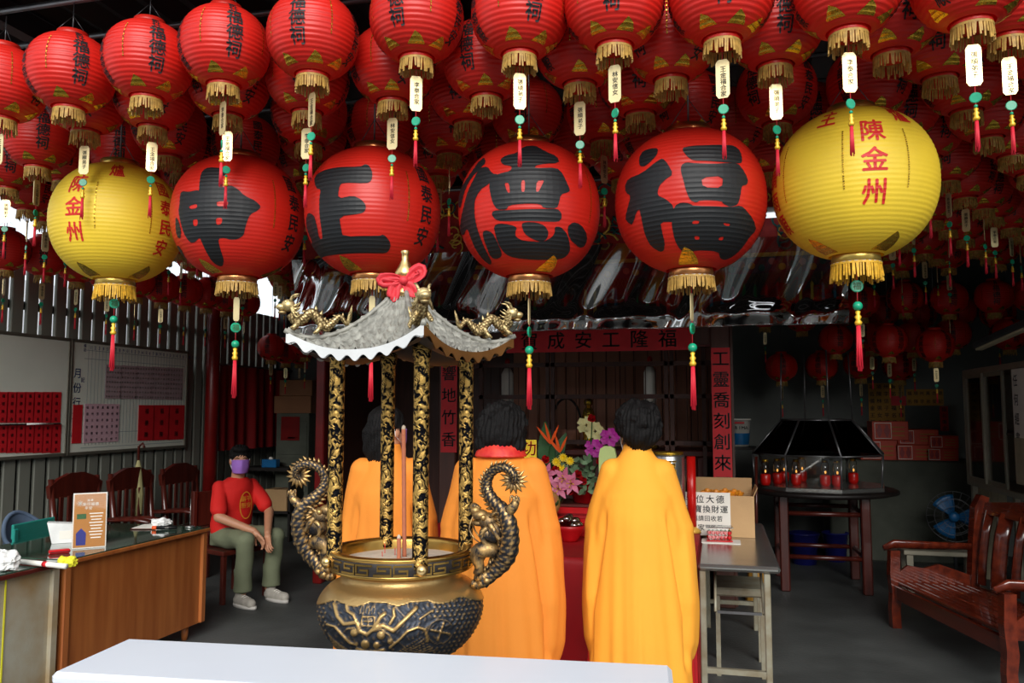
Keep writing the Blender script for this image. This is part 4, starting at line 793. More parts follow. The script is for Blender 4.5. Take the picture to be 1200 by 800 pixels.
def head_mb(mb, c, R3, s_=1.):
    """skull, face, nose, ears, lips, brows; c head centre, R3 rotation, face along local +Y"""
    X = Matrix.Translation(c) @ R3.to_4x4() @ Matrix.Scale(s_, 4); sub = MB()
    sub.sph((0, -.012, .03), (.074, .092, .085)); sub.sph((0, .018, -.02), (.064, .07, .085)); sub.sph((0, .045, -.072), (.04, .036, .034)); capsule(sub, (0, .078, .008), (0, .1, -.03), .009, .014, 10)
    for sx in (-1, 1):
        sub.sph((sx * .074, -.008, -.005), (.012, .022, .033)); sub.sph((sx * .034, .062, -.03), (.026, .022, .024)); sub.sph((sx * .03, .072, .02), (.024, .014, .008))
    sub.sph((0, .08, -.058), (.026, .012, .008)); mb.add(sub.v, sub.f, 0, True, X); return X
def face_features(X, par):
    for sx in (-1, 1):
        MB().sph((sx * .031, .077, .003), (.013, .006, .0055), 10, 6, X=X).build('eye', 'paper', par); MB().sph((sx * .031, .0825, .003), (.0055, .003, .0052), 8, 6, X=X).build('iris', 'black', par)
        MB().tube([(sx * .014, .084, .021), (sx * .032, .086, .025), (sx * .05, .074, .02)], [.003, .004, .002], 6, X=X).build('eyebrow', 'hair', par)
    MB().tube([(-.022, .088, -.058), (0, .095, -.056), (.022, .088, -.058)], [.002, .004, .002], 6, X=X).build('mouth', 'red_scarf', par)
def face_mask(X, par, m):
    g = MB()
    def fn(u, v):
        a = R_(-68 + 136 * u); z = .004 - .102 * v; bul = 1.0 + .16 * math.exp(-((u - .5) / .12) ** 2) * (1 - abs(v - .4)); r = (.09 - .03 * max(0, v - .55) ) * bul
        return (r * .86 * math.sin(a), .012 + r * math.cos(a) * (1 - .0 * v), z + .014 * math.cos(a) * (1 - 2 * v) * .5)
    g.grid(fn, 24, 12, X=X); o_ = g.build('face_mask', m, par); md = o_.modifiers.new('t', 'SOLIDIFY'); md.thickness = .002
    for sx in (-1, 1): MB().tube([(sx * .07, .045, -.005), (sx * .078, .01, .024), (sx * .08, -.028, .01), (sx * .077, -.02, -.025), (sx * .066, .04, -.07)], .0022, 6, X=X).build('ear_loop', 'white_plastic', o_)
def monk(label, loc, yaw, H, mat_r, wide=1., bow=0., head_yaw=0., hair='short', flare=1., scarf=False, lean=0., mask=None, arm=1., sq=0.):
    k = H / 1.63; t = thing('person', label, 'person', loc, yaw, 'worshippers in long robes')
    rob = MB()
    loft(rob, [(0, 0, .07, .27 * wide * flare, .21), (0, 0, .4, .25 * wide * flare, .19), (0, 0, .8, .215 * wide, .165), (0, 0, 1.05, .2 * wide, .145), (0, .0, 1.22, .185 * wide, .135), (0, .0 + bow * .3, 1.32, .14 * wide, .115), (0, bow * .5, 1.39, .108 * wide, .09), (0, bow * .65, 1.445, .072, .07), (0, bow * .75, 1.475, .066, .064)])
    for sx in (-1, 1):
        sh = (sx * (.085 + sq) * wide, bow * .35, 1.345 - sq * .3); el = (sx * .19 * wide * arm, .05, 1.06); wr = (sx * .07, .30, 1.12)
        capsule(rob, sh, el, .062 + sq * .2, .085); capsule(rob, el, wr, .085, .072)
        # wide hanging sleeve
        loft(rob, [(sx * .19 * wide * arm, .06, 1.08, .08, .09), (sx * .203 * wide * arm, .08, .93, .08, .13), (sx * .208 * wide * arm, .08, .72, .077, .15), (sx * .2 * wide * arm, .08, .52, .073, .15), (sx * .19 * wide * arm, .08, .42, .06, .13)], 16)
    rg = np.random.default_rng(int(abs(loc[0]) * 1000))
    ph = rg.uniform(0, 6, 6)
    def folds(co):
        x, y, z = co[:, 0], co[:, 1], co[:, 2]; a = np.arctan2(x, -y); am = np.clip((1.25 - z) / 1.2, 0, 1)
        d = am * (.012 * np.sin(5 * a + ph[0] + .8 * np.sin(2 * z + ph[1])) + .007 * np.sin(11 * a + ph[2] + 1.5 * z) + .004 * np.sin(19 * a + ph[3] + 3 * z))
        d += .004 * np.sin(14 * z + 6 * x + ph[4]) * np.exp(-((z - 1.15) / .12) ** 2)
        d -= .006 * np.exp(-(x / .008) ** 2) * (y < 0) * np.clip((1.1 - z) / .3, 0, 1)       # centre back seam
        ax = np.abs(x) / wide; xc = .148 + .075 * np.clip((1.16 - z) / .5, 0, 1); win = np.clip((1.17 - z) / .1, 0, 1) * np.clip((z - .4) / .06, 0, 1) * (y < .06)
        d += win * (-.026 * np.exp(-((ax - xc) / .011) ** 2) + .012 * np.exp(-((ax - xc - .045) / .03) ** 2))
        r = np.hypot(x, y) + 1e-6; co[:, 0] += x / r * d; co[:, 1] += y / r * d; co[:, 1] += lean * (z - .1) ** 2; return co * np.array([k, k, k])
    fused(rob, .0105, 5, folds).build('robe', mat_r, t)
    # body: head, neck, hands, legs
    hc = Vector((0, (bow + lean * 1.9) + .012, 1.545 - .4 * bow)) * k; R3 = Matrix.Rotation(head_yaw, 3, 'Z') @ Matrix.Rotation(-bow * 2.6, 3, 'X')
    bd = MB(); X = head_mb(bd, hc, R3); capsule(bd, (0, (.0 + bow * .6) * k + lean * 1.6, 1.38 * k), (hc.x, hc.y - .012, hc.z - .05), .056, .052)
    for sx in (-1, 1): capsule(bd, (sx * .1, 0, .09), (sx * .1, 0, .4), .045, .055); capsule(bd, (sx * .1, -.02, .045), (sx * .1, .15, .035), .044, .034)
    body = fused(bd, .007, 3)
    for sx in (-1, 1):
        Hn = HANDS_F[sx]; body.add(Hn.v, Hn.f, 0, True, Matrix.Translation((sx * .026, .33 * k, 1.13 * k)) @ Matrix.Rotation(R_(62), 4, 'X') @ Matrix.Rotation(R_(82 * sx), 4, 'Y'))
        capsule(body, (sx * .06, .26 * k, 1.10 * k), (sx * .03, .33 * k, 1.13 * k), .03, .026)
    body.build('body', 'skin', t); face_features(X, t)
    for sx in (-1, 1): s_ = MB(); capsule(s_, (sx * .1, -.03, .04), (sx * .1, .17, .034), .048, .038); fused(s_, .008, 2).build('shoe', 'black', t)
    # hair
    h = MB()
    if hair == 'short':
        h.sph((0, -.025, .04), (.112, .115, .105)); h.sph((0, -.065, -.01), (.1, .068, .08)); h.sph((0, -.05, -.06), (.066, .05, .045)); h.sph((0, .03, .09), (.08, .065, .05))
        for sx in (-1, 1): h.sph((sx * .08, -.02, .02), (.03, .05, .055))
        for i in range(40):
            a, b = rg.uniform(0, 6.28), rg.uniform(-.3, 1.4)
            if not (math.sin(a) > .3 and b < .6): h.sph((.104 * math.cos(a) * math.cos(b), -.03 + .106 * math.sin(a) * math.cos(b), .04 + .098 * math.sin(b)), .017, 8, 6)
    elif hair == 'curly':
        h.sph((0, -.025, .035), (.126, .125, .12)); h.sph((0, -.08, -.02), (.115, .075, .085)); h.sph((-.075, -.06, -.06), (.05, .055, .055)); h.sph((.075, -.06, -.06), (.05, .055, .055)); h.sph((0, -.06, -.06), (.07, .05, .045))
        for i in range(46):
            a, b = rg.uniform(0, 6.28), rg.uniform(-.5, 1.4); h.sph((.116 * math.cos(a) * math.cos(b), -.03 + .116 * math.sin(a) * math.cos(b), .035 + .108 * math.sin(b)), .02, 8, 6) if not (math.sin(a) > .35 and b < .5) else None
    else:
        h.sph((0, -.022, .04), (.093, .103, .094)); h.sph((0, -.07, 0), (.085, .06, .08)); loft(h, [(-.01, -.075, -.17, .05, .025), (-.015, -.085, -.1, .085, .035), (-.01, -.085, 0, .085, .045), (0, -.07, .05, .07, .04)], 16); h.sph((-.07, -.05, -.05), (.032, .045, .09))
    def strands(co):
        x, y, z = co[:, 0], co[:, 1], co[:, 2]; a = np.arctan2(x, y); d = .0035 * np.sin(38 * a + 20 * z) + .003 * np.sin(70 * z + 9 * a); r = np.sqrt(x * x + y * y + z * z) + 1e-6
        return co * (1 + d / r)[:, None]
    hm = fused(h, .006, 2, strands); hm.v = [tuple(X @ Vector(p)) for p in hm.v]; hm.build('hair', 'hair', t)
    if mask: face_mask(X, t, mask)
    if scarf:
        sc = MB(); loft(sc, [(0, bow * .45 + lean * 1.6, 1.372, .13, .115), (0, bow * .55 + lean * 1.7, 1.41, .115, .105), (0, bow * .65 + lean * 1.75, 1.45, .085, .085), (0, bow * .75 + lean * 1.8, 1.475, .07, .07)], 28); s2 = fused(sc, .009, 3); s2.build('neck_scarf', 'red_scarf', t)
    if mat_r == 'robe_yellow':
        us = MB(); loft(us, [(.0, .05, .03, .275, .2), (0, .05, .5, .25, .17)], 28); us.build('under_skirt', 'under_red', t)
    return t
monk('person in a bright yellow robe with short black hair, back turned, beside the steel table', (-.385, 4.0, 0), R_(2), 1.585, 'robe_yellow', 1.0, hair='short', mask='white_plastic', head_yaw=R_(22), sq=.035)
monk('person in an orange robe with curly hair and red scarf, head bowed behind the burner', (-1.02, 3.78, 0), R_(6), 1.60, 'robe_orange', 1.1, bow=.1, hair='curly', scarf=True, mask='mask', arm=1.02, sq=.06)
monk('person in an orange robe with long black hair, seen between the burner pillars', (-1.69, 4.02, 0), R_(14), 1.57, 'robe_orange', .98, hair='long', head_yaw=R_(-42), mask='mask', arm=.98, flare=1.1, sq=.055)

# seated man: local x right, y forward
def seated():
    hip = at(270, 617, Y=6.3); F_ = Vector((.93, -.37, 0)); rz = math.atan2(F_.y, F_.x) - PI / 2
    t = thing('person', 'man in a red T-shirt and purple face mask sitting behind the desk end', 'person', (hip.x, hip.y, 0), rz)
    hc = Vector((.015, .13, 1.165)); R3 = Matrix.Rotation(R_(-30), 3, 'Z'); b = MB(); X = head_mb(b, hc, R3, 1.02); capsule(b, (0, .08, .99), (.01, .115, 1.1), .06, .056)
    J = {1: ((.155, .05, .94), (.235, .17, .71), (.07, .42, .60)), -1: ((-.155, .08, .94), (-.215, .24, .72), (-.03, .47, .575))}
    for sx in (1, -1): s_, e, w_ = J[sx]; capsule(b, s_, e, .048, .042); capsule(b, e, w_, .043, .029)
    for sx in (1, -1): capsule(b, (sx * .13, .40, .3), (sx * .135, .37, .1), .045, .036)
    body = fused(b, .0075, 3)
    for sx in (1, -1):
        s_, e, w_ = J[sx]; d = (Vector(w_) - Vector(e)).normalized(); dn = (d + Vector((0, .1, -.75))).normalized(); R4 = dn.to_track_quat('Y', 'Z').to_matrix().to_4x4(); Hn = HANDS[-sx]
        body.add(Hn.v, Hn.f, 0, True, Matrix.Translation(Vector(w_) + dn * .015) @ R4 @ Matrix.Rotation(R_(-50 * sx), 4, 'Y'))
    body.build('body', 'skin', t); face_features(X, t); face_mask(X, t, 'mask')
    h = MB(); h.sph((0, -.02, .05), (.087, .1, .085)); h.sph((0, -.055, .0), (.078, .06, .075)); h.sph((0, .045, .095), (.068, .05, .035))
    for sx in (-1, 1): h.sph((sx * .068, .0, .045), (.022, .045, .04))
    hm = fused(h, .006, 2, lambda co: co * (1 + .03 * np.sin(co[:, 0] * 300 + co[:, 2] * 200))[:, None]); hm.v = [tuple(X @ Vector(p)) for p in hm.v]; hm.build('hair', 'hair', t)
    s_ = MB(); loft(s_, [(0, 0, .5, .175, .14), (0, .01, .62, .18, .135), (0, .04, .8, .19, .13), (0, .06, .92, .195, .115), (0, .07, .985, .14, .09), (0, .08, 1.02, .075, .07)])
    for sx in (1, -1): a, e, w_ = J[sx]; capsule(s_, a, Vector(a).lerp(Vector(e), .75), .062, .068)
    ph = .7
    sh = fused(s_, .009, 4, lambda co: co + np.stack([.004 * np.sin(30 * co[:, 2] + 12 * co[:, 0]), .005 * np.sin(22 * co[:, 2] + 20 * co[:, 0]), 0 * co[:, 0]], 1)); sh.build('t_shirt', 'tshirt', t)
    # gold print: oval medallion with lettering on the chest
    pr = MB(); ov = [(.062 * math.cos(a), .115 * math.sin(a)) for a in np.linspace(0, 2 * PI, 33)[:-1]]
    ring = [(x, z) for x, z in ov] + [(x * .86, z * .93) for x, z in ov]
    fc = [(i, (i + 1) % 32, 32 + (i + 1) % 32, 32 + i) for i in range(32)]; tv, tf = text2d(column('福德', .025, .055, .05, 1.1) + column('平安', -.025, .055, .05, 1.1)); o_ = len(ring)
    allv = ring + tv; allf = fc + [[i + o_ for i in f] for f in tf]
    pr.add([(x + .0, .178 + .02 * math.cos(x * 9) - .035 * max(0, z) * 1.0 - .1 * abs(x) * abs(x) * 10 + .015, .79 + z) for x, z in allv], allf); pr.build('shirt_print', 'tshirt_print', t)
    tr = MB(); loft(tr, [(0, -.01, .45, .17, .15), (0, 0, .54, .175, .14), (0, .0, .6, .165, .125)])
    for sx in (1, -1): capsule(tr, (sx * .095, .04, .52), (sx * .15, .42, .53), .095, .078); capsule(tr, (sx * .15, .42, .52), (sx * .14, .39, .17), .076, .068); loft(tr, [(sx * .14, .385, .12, .072, .08), (sx * .142, .39, .3, .07, .08)], 16)
    fused(tr, .0095, 4, lambda co: co + np.stack([.004 * np.sin(26 * co[:, 2] + 17 * co[:, 1]), 0 * co[:, 0], .004 * np.sin(28 * co[:, 1])], 1)).build('trousers', 'trouser', t)
    for sx in (1, -1):
        sm = MB(); y0 = .36 + (.03 if sx < 0 else 0); capsule(sm, (sx * .14, y0 - .02, .05), (sx * .155, y0 + .16, .042), .047, .04); capsule(sm, (sx * .14, y0 - .01, .07), (sx * .14, y0, .1), .045, .042); sh_ = fused(sm, .007, 2, lambda co: np.stack([co[:, 0], co[:, 1], np.maximum(co[:, 2], .012)], 1)).build('shoe', 'shoe', t)
        so_ = MB(); 
        so_.lathe([(1, 0), (1.02, .012), (1, .024)], 24, X=Matrix.Translation((sx * .147, y0 + .07, 0)) @ Matrix.Diagonal((.05, .14, 1, 1))); so_.build('sole', 'sole', sh_)
        for q in range(3): MB().tube([(sx * .147 - .025, y0 + .06 + q * .025, .083 - q * .004), (sx * .147, y0 + .065 + q * .025, .095 - q * .006), (sx * .147 + .025, y0 + .06 + q * .025, .083 - q * .004)], .004, 6).build('lace', 'paper', sh_)
    # chair under him
    c = thing('wooden_chair', 'dark wooden chair that the man in the red T-shirt sits on', 'chair', (hip.x, hip.y, 0), rz)
    MB().box((0, .02, .415), (.48, .46, .04), ch=.008).build('seat', 'chair_wood', c); MB().box((0, -.24, .74), (.46, .035, .3), ch=.01).build('backrest', 'chair_wood', c)
    for sx in (-1, 1):
        for y, hh in ((.22, .4), (-.22, .9)): MB().box((sx * .21, y, hh / 2), (.04, .04, hh), ch=.006).build('leg', 'chair_wood', c)
seated()
# ---------------------------------------------------------------- embroidered valance and its clear plastic cover
VX0, VX1, VY = -3.6, .93, 6.55
v = thing('valance', 'red and gold embroidered temple valance with coloured tassels over the shrine', 'valance', (0, VY, 0))
def vs_(x): return .02 * math.sin(x * 9) + .012 * math.sin(x * 23 + 1)
MB().grid(lambda u, q: (VX0 + (VX1 - VX0) * u, vs_(VX0 + (VX1 - VX0) * u), 3.5 - .7 * q), 120, 4).build('cloth', 'valance_red', v)
MB().grid(lambda u, q: (VX0 + (VX1 - VX0) * u, vs_(VX0 + (VX1 - VX0) * u) - .012, 2.78 - .12 * q), 120, 2).build('border', 'valance_border', v)
MB().box(((VX0 + VX1) / 2, -.035, 2.8), (VX1 - VX0, .02, .03)).build('gold_band', 'valance_gold', v)
MB().box(((VX0 + VX1) / 2, 0, 3.5), (VX1 - VX0, .05, .04)).build('rail', 'shrine_wood', v)
em = [MB(), MB(), MB()]; rg = random.Random(3)
for i in range(170):
    x = rg.uniform(VX0 + .1, VX1 - .1); z = rg.uniform(2.86, 3.42); a = rg.uniform(0, 6); s_ = rg.uniform(.05, .11); y = vs_(x) - .012
    P = [(x + s_ * (1 - k / 14) * math.cos(a + k * .55), y - .004, z + s_ * (1 - k / 14) * math.sin(a + k * .55)) for k in range(13)]; em[0 if rg.random() < .65 else 1].tube(P, .013, 5, flat=.5)
for i in range(60):
    x = VX0 + .05 + i * (VX1 - VX0 - .1) / 59; k = em[i % 3]; k.sph((x, vs_(x) - .018, 2.72 + .025 * math.sin(i * 2.4)), (.028, .006, .028), 8, 6)
em[0].build('gold_embroidery', 'valance_gold', v)['kind'] = 'stuff'; em[1].build('teal_embroidery', 'valance_teal', v)['kind'] = 'stuff'; em[2].build('white_embroidery', 't_salmon', v)['kind'] = 'stuff'
nt_ = MB()
for i in range(150):
    x = VX0 + .03 + i * .03
    for s_ in (-1, 1): nt_.cyl((x, vs_(x) - .01, 2.66), (x + s_ * .03, vs_(x) - .01, 2.58), .0018, n=4)
nt_.build('knotted_net', 'net', v)['kind'] = 'stuff'
tm = {c: MB().lathe([(.004, 0), (.013, -.02), (.011, -.05), (.014, -.2), (.012, -.21)], 8).mesh('tassel', c) for c in ('t_yellow', 't_red', 't_green', 't_blue', 't_magenta', 't_salmon')}
seq = ['t_yellow', 't_yellow', 't_blue', 't_blue', 't_magenta', 't_green', 't_green', 't_red', 't_red', 't_salmon']
for i in range(54): x = VX0 + .06 + i * .0835; obj('tassel', tm[seq[i % 10]], v, (x, vs_(x) - .01, 2.585 - .01 * (i % 3)))
pl = MB()
def film(u, q):
    x = VX0 - .03 + (VX1 - VX0 + .06) * u; z = 2.92 - .68 * q
    y = -.07 - .03 * math.sin(x * 5.1 + 1.3 * math.sin(q * 3 + x)) - .02 * math.sin(x * 13 + 4 * q) - (.09 * math.sin(x * 2.3 + .5) ** 2 + .05) * math.exp(-((q - .88) / .1) ** 2) * (.6 + .4 * math.sin(x * 7.7)) - .012 * math.sin(x * 29 + q * 9) * q
    return (x, y, z)
pl.grid(film, 320, 60); po = pl.build('plastic_sheet', 'film', None, (0, VY - .06, 0)); tag(po, 'creased clear plastic sheet hanging in front of the embroidered valance', 'plastic sheet')
hm_ = MB(); hm_.tube([Vector(film(i / 80, 1.0)) for i in range(81)], .006, 5); hm_.build('hem', 'bag', po)
# tube lamp above the valance between two lanterns
t = thing('tube_lamp', 'short white tube lamp above the valance beside the right yellow lantern', 'lamp', (.34, 6.35, 3.08))
MB().box((0, .03, .03), (.6, .08, .05), ch=.01).build('housing', 'white_plastic', t); mat('lamp_glow', (235, 240, 255), .4, emit=1.2); MB().cyl((-.27, 0, -.012), (.27, 0, -.012), .018).build('tube', 'lamp_glow', t); MB().cyl((0, .05, .05), (0, .05, .52), .008).build('hanger', 'pipe', t)

# ---------------------------------------------------------------- offering table with red cloth, flowers and offerings
AX0, AX1, AY0, AY1, AZ = -1.95, -.15, 4.5, 5.75, .78
t = thing('offering_table', 'long wooden offering table under the red cloth', 'table', ((AX0 + AX1) / 2, (AY0 + AY1) / 2, 0))
MB().box((0, 0, AZ - .03), (AX1 - AX0, AY1 - AY0, .04)).build('tabletop', 'chair_wood', t)
for sx in (-1, 1):
    for sy in (-1, 1): MB().box((sx * .85, sy * .55, (AZ - .05) / 2), (.06, .06, AZ - .05)).build('leg', 'chair_wood', t)
cl = MB()
def clo(u, q):
    x = AX0 - .02 + (AX1 - AX0 + .04) * u; s_ = q * (AY1 - AY0 + .04 + .76)
    top = AY1 - AY0 + .02
    if s_ < top: return (x, AY1 + .01 - s_, AZ + .006)
    d = s_ - top; return (x, AY0 - .012 - .02 * min(1, d * 3) * (1 + math.sin(x * 17 + math.sin(d * 3))) * .6, max(.012, AZ - d))
cl.grid(clo, 110, 60)
cl.grid(lambda u, q: (AX1 + .022 + .012 * math.sin(u * 30) * q, AY0 - .01 + (AY1 - AY0) * u, AZ + .006 - .74 * q), 40, 8)
tag(cl.build('tablecloth', 'red_cloth'), 'deep red cloth covering the offering table between the robed people', 'tablecloth')
def on(px, py, Y, z=None): p = at(px, py, Y=Y); return Vector((p.x, Y, p.z if z is None else z))
T0 = AZ + .008
# tiered stand that carries the flowers
t = thing('flower_stand', 'low red tiered stand holding the altar flowers', 'stand', (-1.0, 5.5, T0))
MB().box((0, 0, .09), (1.5, .34, .18), ch=.01).build('step', 'red_plastic', t); MB().box((0, .0, .185), (1.54, .36, .015)).build('shelf', 'shrine_shelf', t)
S0 = T0 + .195
def petal(mb, base, d, up, L, wd, curl, mi=0):
    d = Vector(d).normalized(); s_ = d.cross(Vector(up)).normalized(); n_ = s_.cross(d); vs = []
    for i in range(6):
        q = i / 5; w_ = wd * math.sin(PI * min(.97, .12 + .86 * q)) ; c = Vector(base) + d * L * q + n_ * curl * L * q * q
        vs += [c - s_ * w_ + n_ * .12 * wd, c, c + s_ * w_ + n_ * .12 * wd]
    mb.add(vs, [(i * 3 + k, i * 3 + k + 1, i * 3 + k + 4, i * 3 + k + 3) for i in range(5) for k in range(2)], mi, True)
def pot(x, y, z, lab, m='red_plastic', r=.11, h=.2):
    t = thing('flower_pot', lab, 'pot', (x, y, z)); MB().lathe([(r * .75, 0), (r, h), (r * 1.07, h), (r * 1.07, h + .02), (r * .95, h + .02), (r * .9, h - .03)], 24).build('pot_body', m, t); MB().lathe([(r * .9, h - .03), (.01, h - .02)], 24, caps=(False, True)).build('soil', 'near_black', t)
pot(on(640, 560, 5.45).x, 5.48, S0, 'red flower pot behind the bowed person'); pot(on(690, 560, 5.45).x, 5.48, S0, 'large red flower pot left of the yellow robe', r=.14, h=.13)
def flower(name, lab, px, py, Y, base, kind, s_=1., g=None):
    p = on(px, py, Y); t = thing(name, lab, 'flower', (base[0], base[1], base[2]), 0, g); h = p - Vector(base); st = MB().tube([tuple(q) for q in spline([(0, 0, 0), tuple(h * .5 + Vector((0, 0, .03))), tuple(h)], 8)], .004, 6); st.build('stem', 'leaf', t)
    fb = lambda: MB(); rg = random.Random(px)
    def pt_(m, *a): q = MB(); petal(q, *a); q.build('petal', m, t)
    toC = Vector((.1, -1, .25)).normalized()
    if kind == 'strelitzia':
        for i, a in enumerate((100, 62, 125)): pt_('petal_orange', h, (math.cos(R_(a)), -.3, math.sin(R_(a))), (0, -1, 0), .155 * s_, .0095, .06)
        pt_('leaf', h - Vector((0, 0, .01)), (.9, -.2, .3), (0, 0, 1), .1 * s_, .01, .1)
    elif kind == 'lily':
        for i in range(6): a = i * PI / 3 + .2; pt_('petal_pink', h, (math.cos(a), -.6, math.sin(a)), toC, .07 * s_, .018, -.25)
        for i in range(4): a = i * 1.5; c = MB().tube([h, h + Vector((.02 * math.cos(a), -.06, .02 * math.sin(a)))], .0025, 5); c.sph(tuple(h + Vector((.02 * math.cos(a), -.062, .02 * math.sin(a)))), .005, 6, 5); c.build('stamen', 'bead_gold', t)
    elif kind == 'orchid':
        for k in range(5):
            c = h + Vector((.04 * math.cos(k * 1.26), -.02, .035 * math.sin(k * 1.26)))
            for i in range(5): a = i * 2 * PI / 5 + k; pt_('petal_magenta' if s_ > 0 else 'petal_cream', c, (math.cos(a), -.35, math.sin(a)), toC, .034, .017, -.1)
    elif kind == 'mum':
        q = MB()
        for j in range(3):
            for i in range(12): a = i * PI / 6 + j * .2; petal(q, h, (math.cos(a), -.35 - .5 * j, math.sin(a)), toC, .026 * (1 - .2 * j) * s_, .006, -.15)
        q.build('petals', 'petal_yellow', t)
    elif kind == 'rose':
        for j in range(3):
            for i in range(5): a = i * 2 * PI / 5 + j * .6; pt_('petal_red', h, (math.cos(a) * (1 - .25 * j), -.7 - .3 * j, math.sin(a) * (1 - .25 * j)), toC, .038 * s_, .021, .35)
    elif kind == 'leaf': pt_('leaf', Vector((0, 0, 0)), h, (0, -1, .1), h.length, .06 * s_, .08)
    elif kind == 'spray':
        for i in range(16):
            q = h * rg.uniform(.5, 1.05) + Vector((rg.uniform(-.08, .08), rg.uniform(-.08, .02), rg.uniform(-.05, .05))); pt_('leaf_pale', q, (rg.uniform(-1, 1), -.4, rg.uniform(-.3, 1)), toC, .055, .014, .1)
pA = (on(640, 560, 5.45).x, 5.48, S0 + .16); pB = (on(690, 560, 5.45).x, 5.48, S0 + .1)
flower('bird_of_paradise', 'tall orange bird of paradise bloom, left of the pair', 645, 520, 5.4, pA, 'strelitzia'); flower('bird_of_paradise', 'orange bird of paradise bloom, right and lower of the pair', 656, 530, 5.36, pA, 'strelitzia', .85)
flower('broad_leaf', 'broad dark green leaf left of the bird of paradise', 640, 494, 5.5, pA, 'leaf'); flower('broad_leaf', 'broad green leaf right of the bird of paradise', 664, 508, 5.55, pA, 'leaf', .8); flower('broad_leaf', 'low green leaf under the bird of paradise', 636, 540, 5.4, pA, 'leaf', .7)
flower('orchid_spray', 'magenta orchid spray beside the yellow robe', 715, 512, 5.42, pB, 'orchid'); flower('orchid_spray', 'small magenta orchid spray below the cream one', 697, 525, 5.4, pB, 'orchid'); flower('orchid_spray', 'pale cream orchid spray above the magenta orchids', 698, 505, 5.5, pB, 'orchid', -1); flower('orchid_spray', 'cream orchid spray at the top left of the bouquet', 688, 498, 5.55, pB, 'orchid', -1)
for i, (px, py) in enumerate(((652, 541), (660, 536), (668, 540), (657, 547))): flower('yellow_chrysanthemum', 'yellow chrysanthemum in the altar bouquet, ' + ('leftmost', 'topmost', 'rightmost', 'lowest')[i] + ' of four', px, py, 5.3, pA, 'mum', 1.2, 'yellow chrysanthemums')
for i, (px, py) in enumerate(((641, 555), (661, 560), (655, 572), (632, 552), (670, 566))): flower('pink_lily', 'pink lily in the altar bouquet, ' + ('left of the open one', 'large open one', 'lowest one', 'leftmost one', 'rightmost one')[i], px, py, 5.25, pA, 'lily', 1.15, 'pink lilies')
for i, (px, py) in enumerate(((678, 555), (684, 563), (652, 550), (704, 540), (640, 538), (668, 575), (694, 490))): flower('red_rose', 'red rose in the altar bouquet, ' + ('upper of the right pair', 'lower of the right pair', 'beside the yellow chrysanthemums', 'under the magenta orchids', 'behind the yellow card', 'lowest of all', 'highest, above the cream orchids')[i], px, py, 5.3, pB if i != 2 else pA, 'rose', 1.15, 'red roses')
for i, (px, py) in enumerate(((676, 545), (695, 555), (702, 568), (646, 566), (684, 538), (668, 552), (690, 572))): flower('foliage_spray', 'pale green foliage spray in the bouquet, ' + ('at the top centre', 'beside the lime tablet', 'lowest at the right', 'under the lilies', 'right of the yellow blooms', 'between lilies and roses', 'above the large red pot')[i], px, py, 5.35, pA if i == 3 else pB, 'spray')
# lime tablet, card, bowl with wrapped snacks, fruit, box
p = on(713, 600, 5.2, T0 + .3); t = thing('prayer_tablet', 'pale lime green tablet with round top beside the yellow robe', 'tablet', (p.x, 5.2, T0))
MB().prism([(-.055, 0), (.055, 0), (.055, .52), (.045, .565), (.02, .58), (-.02, .58), (-.045, .565), (-.055, .52)], .05).build('tablet_body', 'lime', t); q = MB(); flat_text(q, column('大安', 0, .47, .05, 1.2), None, 0, .027); q.build('lettering', 'leaf', t)
sheet('yellow_card', 'yellow card with red character beside the bowed person', 'card', rotm(loc=(on(620, 530, 5.15).x, 5.15, at(620, 527, Y=5.15).z)), .1, .13, 'petal_yellow', [('功', 0, .01, .1)], 'red_ink'); 
p = on(620, 560, 5.17); MB_ = MB().cyl((0, 0, 0), (0, 0, p.z - T0), .006).build('card_stick', 'cardboard', bpy.data.objects['yellow_card']); MB_.location = (0, .01, -(at(620, 527, Y=5.15).z - T0))
p = on(668, 632, 5.05); t = thing('offering_bowl', 'red plastic bowl on the offering table', 'bowl', (p.x, 5.05, T0)); MB().lathe([(.05, 0), (.055, .015), (.09, .07), (.105, .1), (.098, .1), (.08, .06), (.02, .03)], 28).build('bowl_body', 'red_plastic', t); MB().lathe([(.045, 0), (.05, .012)], 24).build('foot_ring', 'red_plastic', t)
rg = random.Random(5)
for i in range(7):
    a = i * .9; t = thing('wrapped_snack', 'brown snack in clear wrap heaped in the red bowl', 'snack', (p.x + .045 * math.cos(a), 5.05 + .04 * math.sin(a), T0 + .1 + .02 * (i % 3)), a, 'snacks in the red bowl'); MB().sph((0, 0, 0), (.032, .022, .02), 10, 7).build('snack_body', 'snack', t); MB().sph((0, 0, 0), (.037, .027, .025), 8, 6).build('wrapper', 'bag', t)
p = on(643, 600, 5.1); t = thing('dragon_fruit', 'green and red fruit with curled peel beside the bowed person', 'fruit', (p.x, 5.1, T0 + .22)); MB().sph((0, 0, 0), (.075, .07, .085)).build('fruit_body', 'fruit_green', t)
for i in range(8): q = MB(); a = i * .8; petal(q, (.06 * math.cos(a), .06 * math.sin(a), -.02), (math.cos(a), math.sin(a), .9), (0, 0, 1), .06, .015, .2); q.build('scale_leaf', 'leaf', t)
t2 = thing('fruit_basket', 'red woven offering stand under the fruit', 'basket', (p.x, 5.1, T0)); MB().lathe([(.06, 0), (.05, .05), (.09, .12), (.1, .145), (.03, .13)], 20).build('basket_body', 'red_plastic', t2)
t = thing('gift_box', 'low red offering box behind the red bowl', 'box', (on(672, 600, 5.25).x, 5.28, T0)); MB().box((0, 0, .06), (.26, .12, .12), ch=.006).build('box_body', 'red_plastic', t); MB().box((0, 0, .125), (.265, .125, .02), ch=.004).build('lid', 'red_cloth', t)
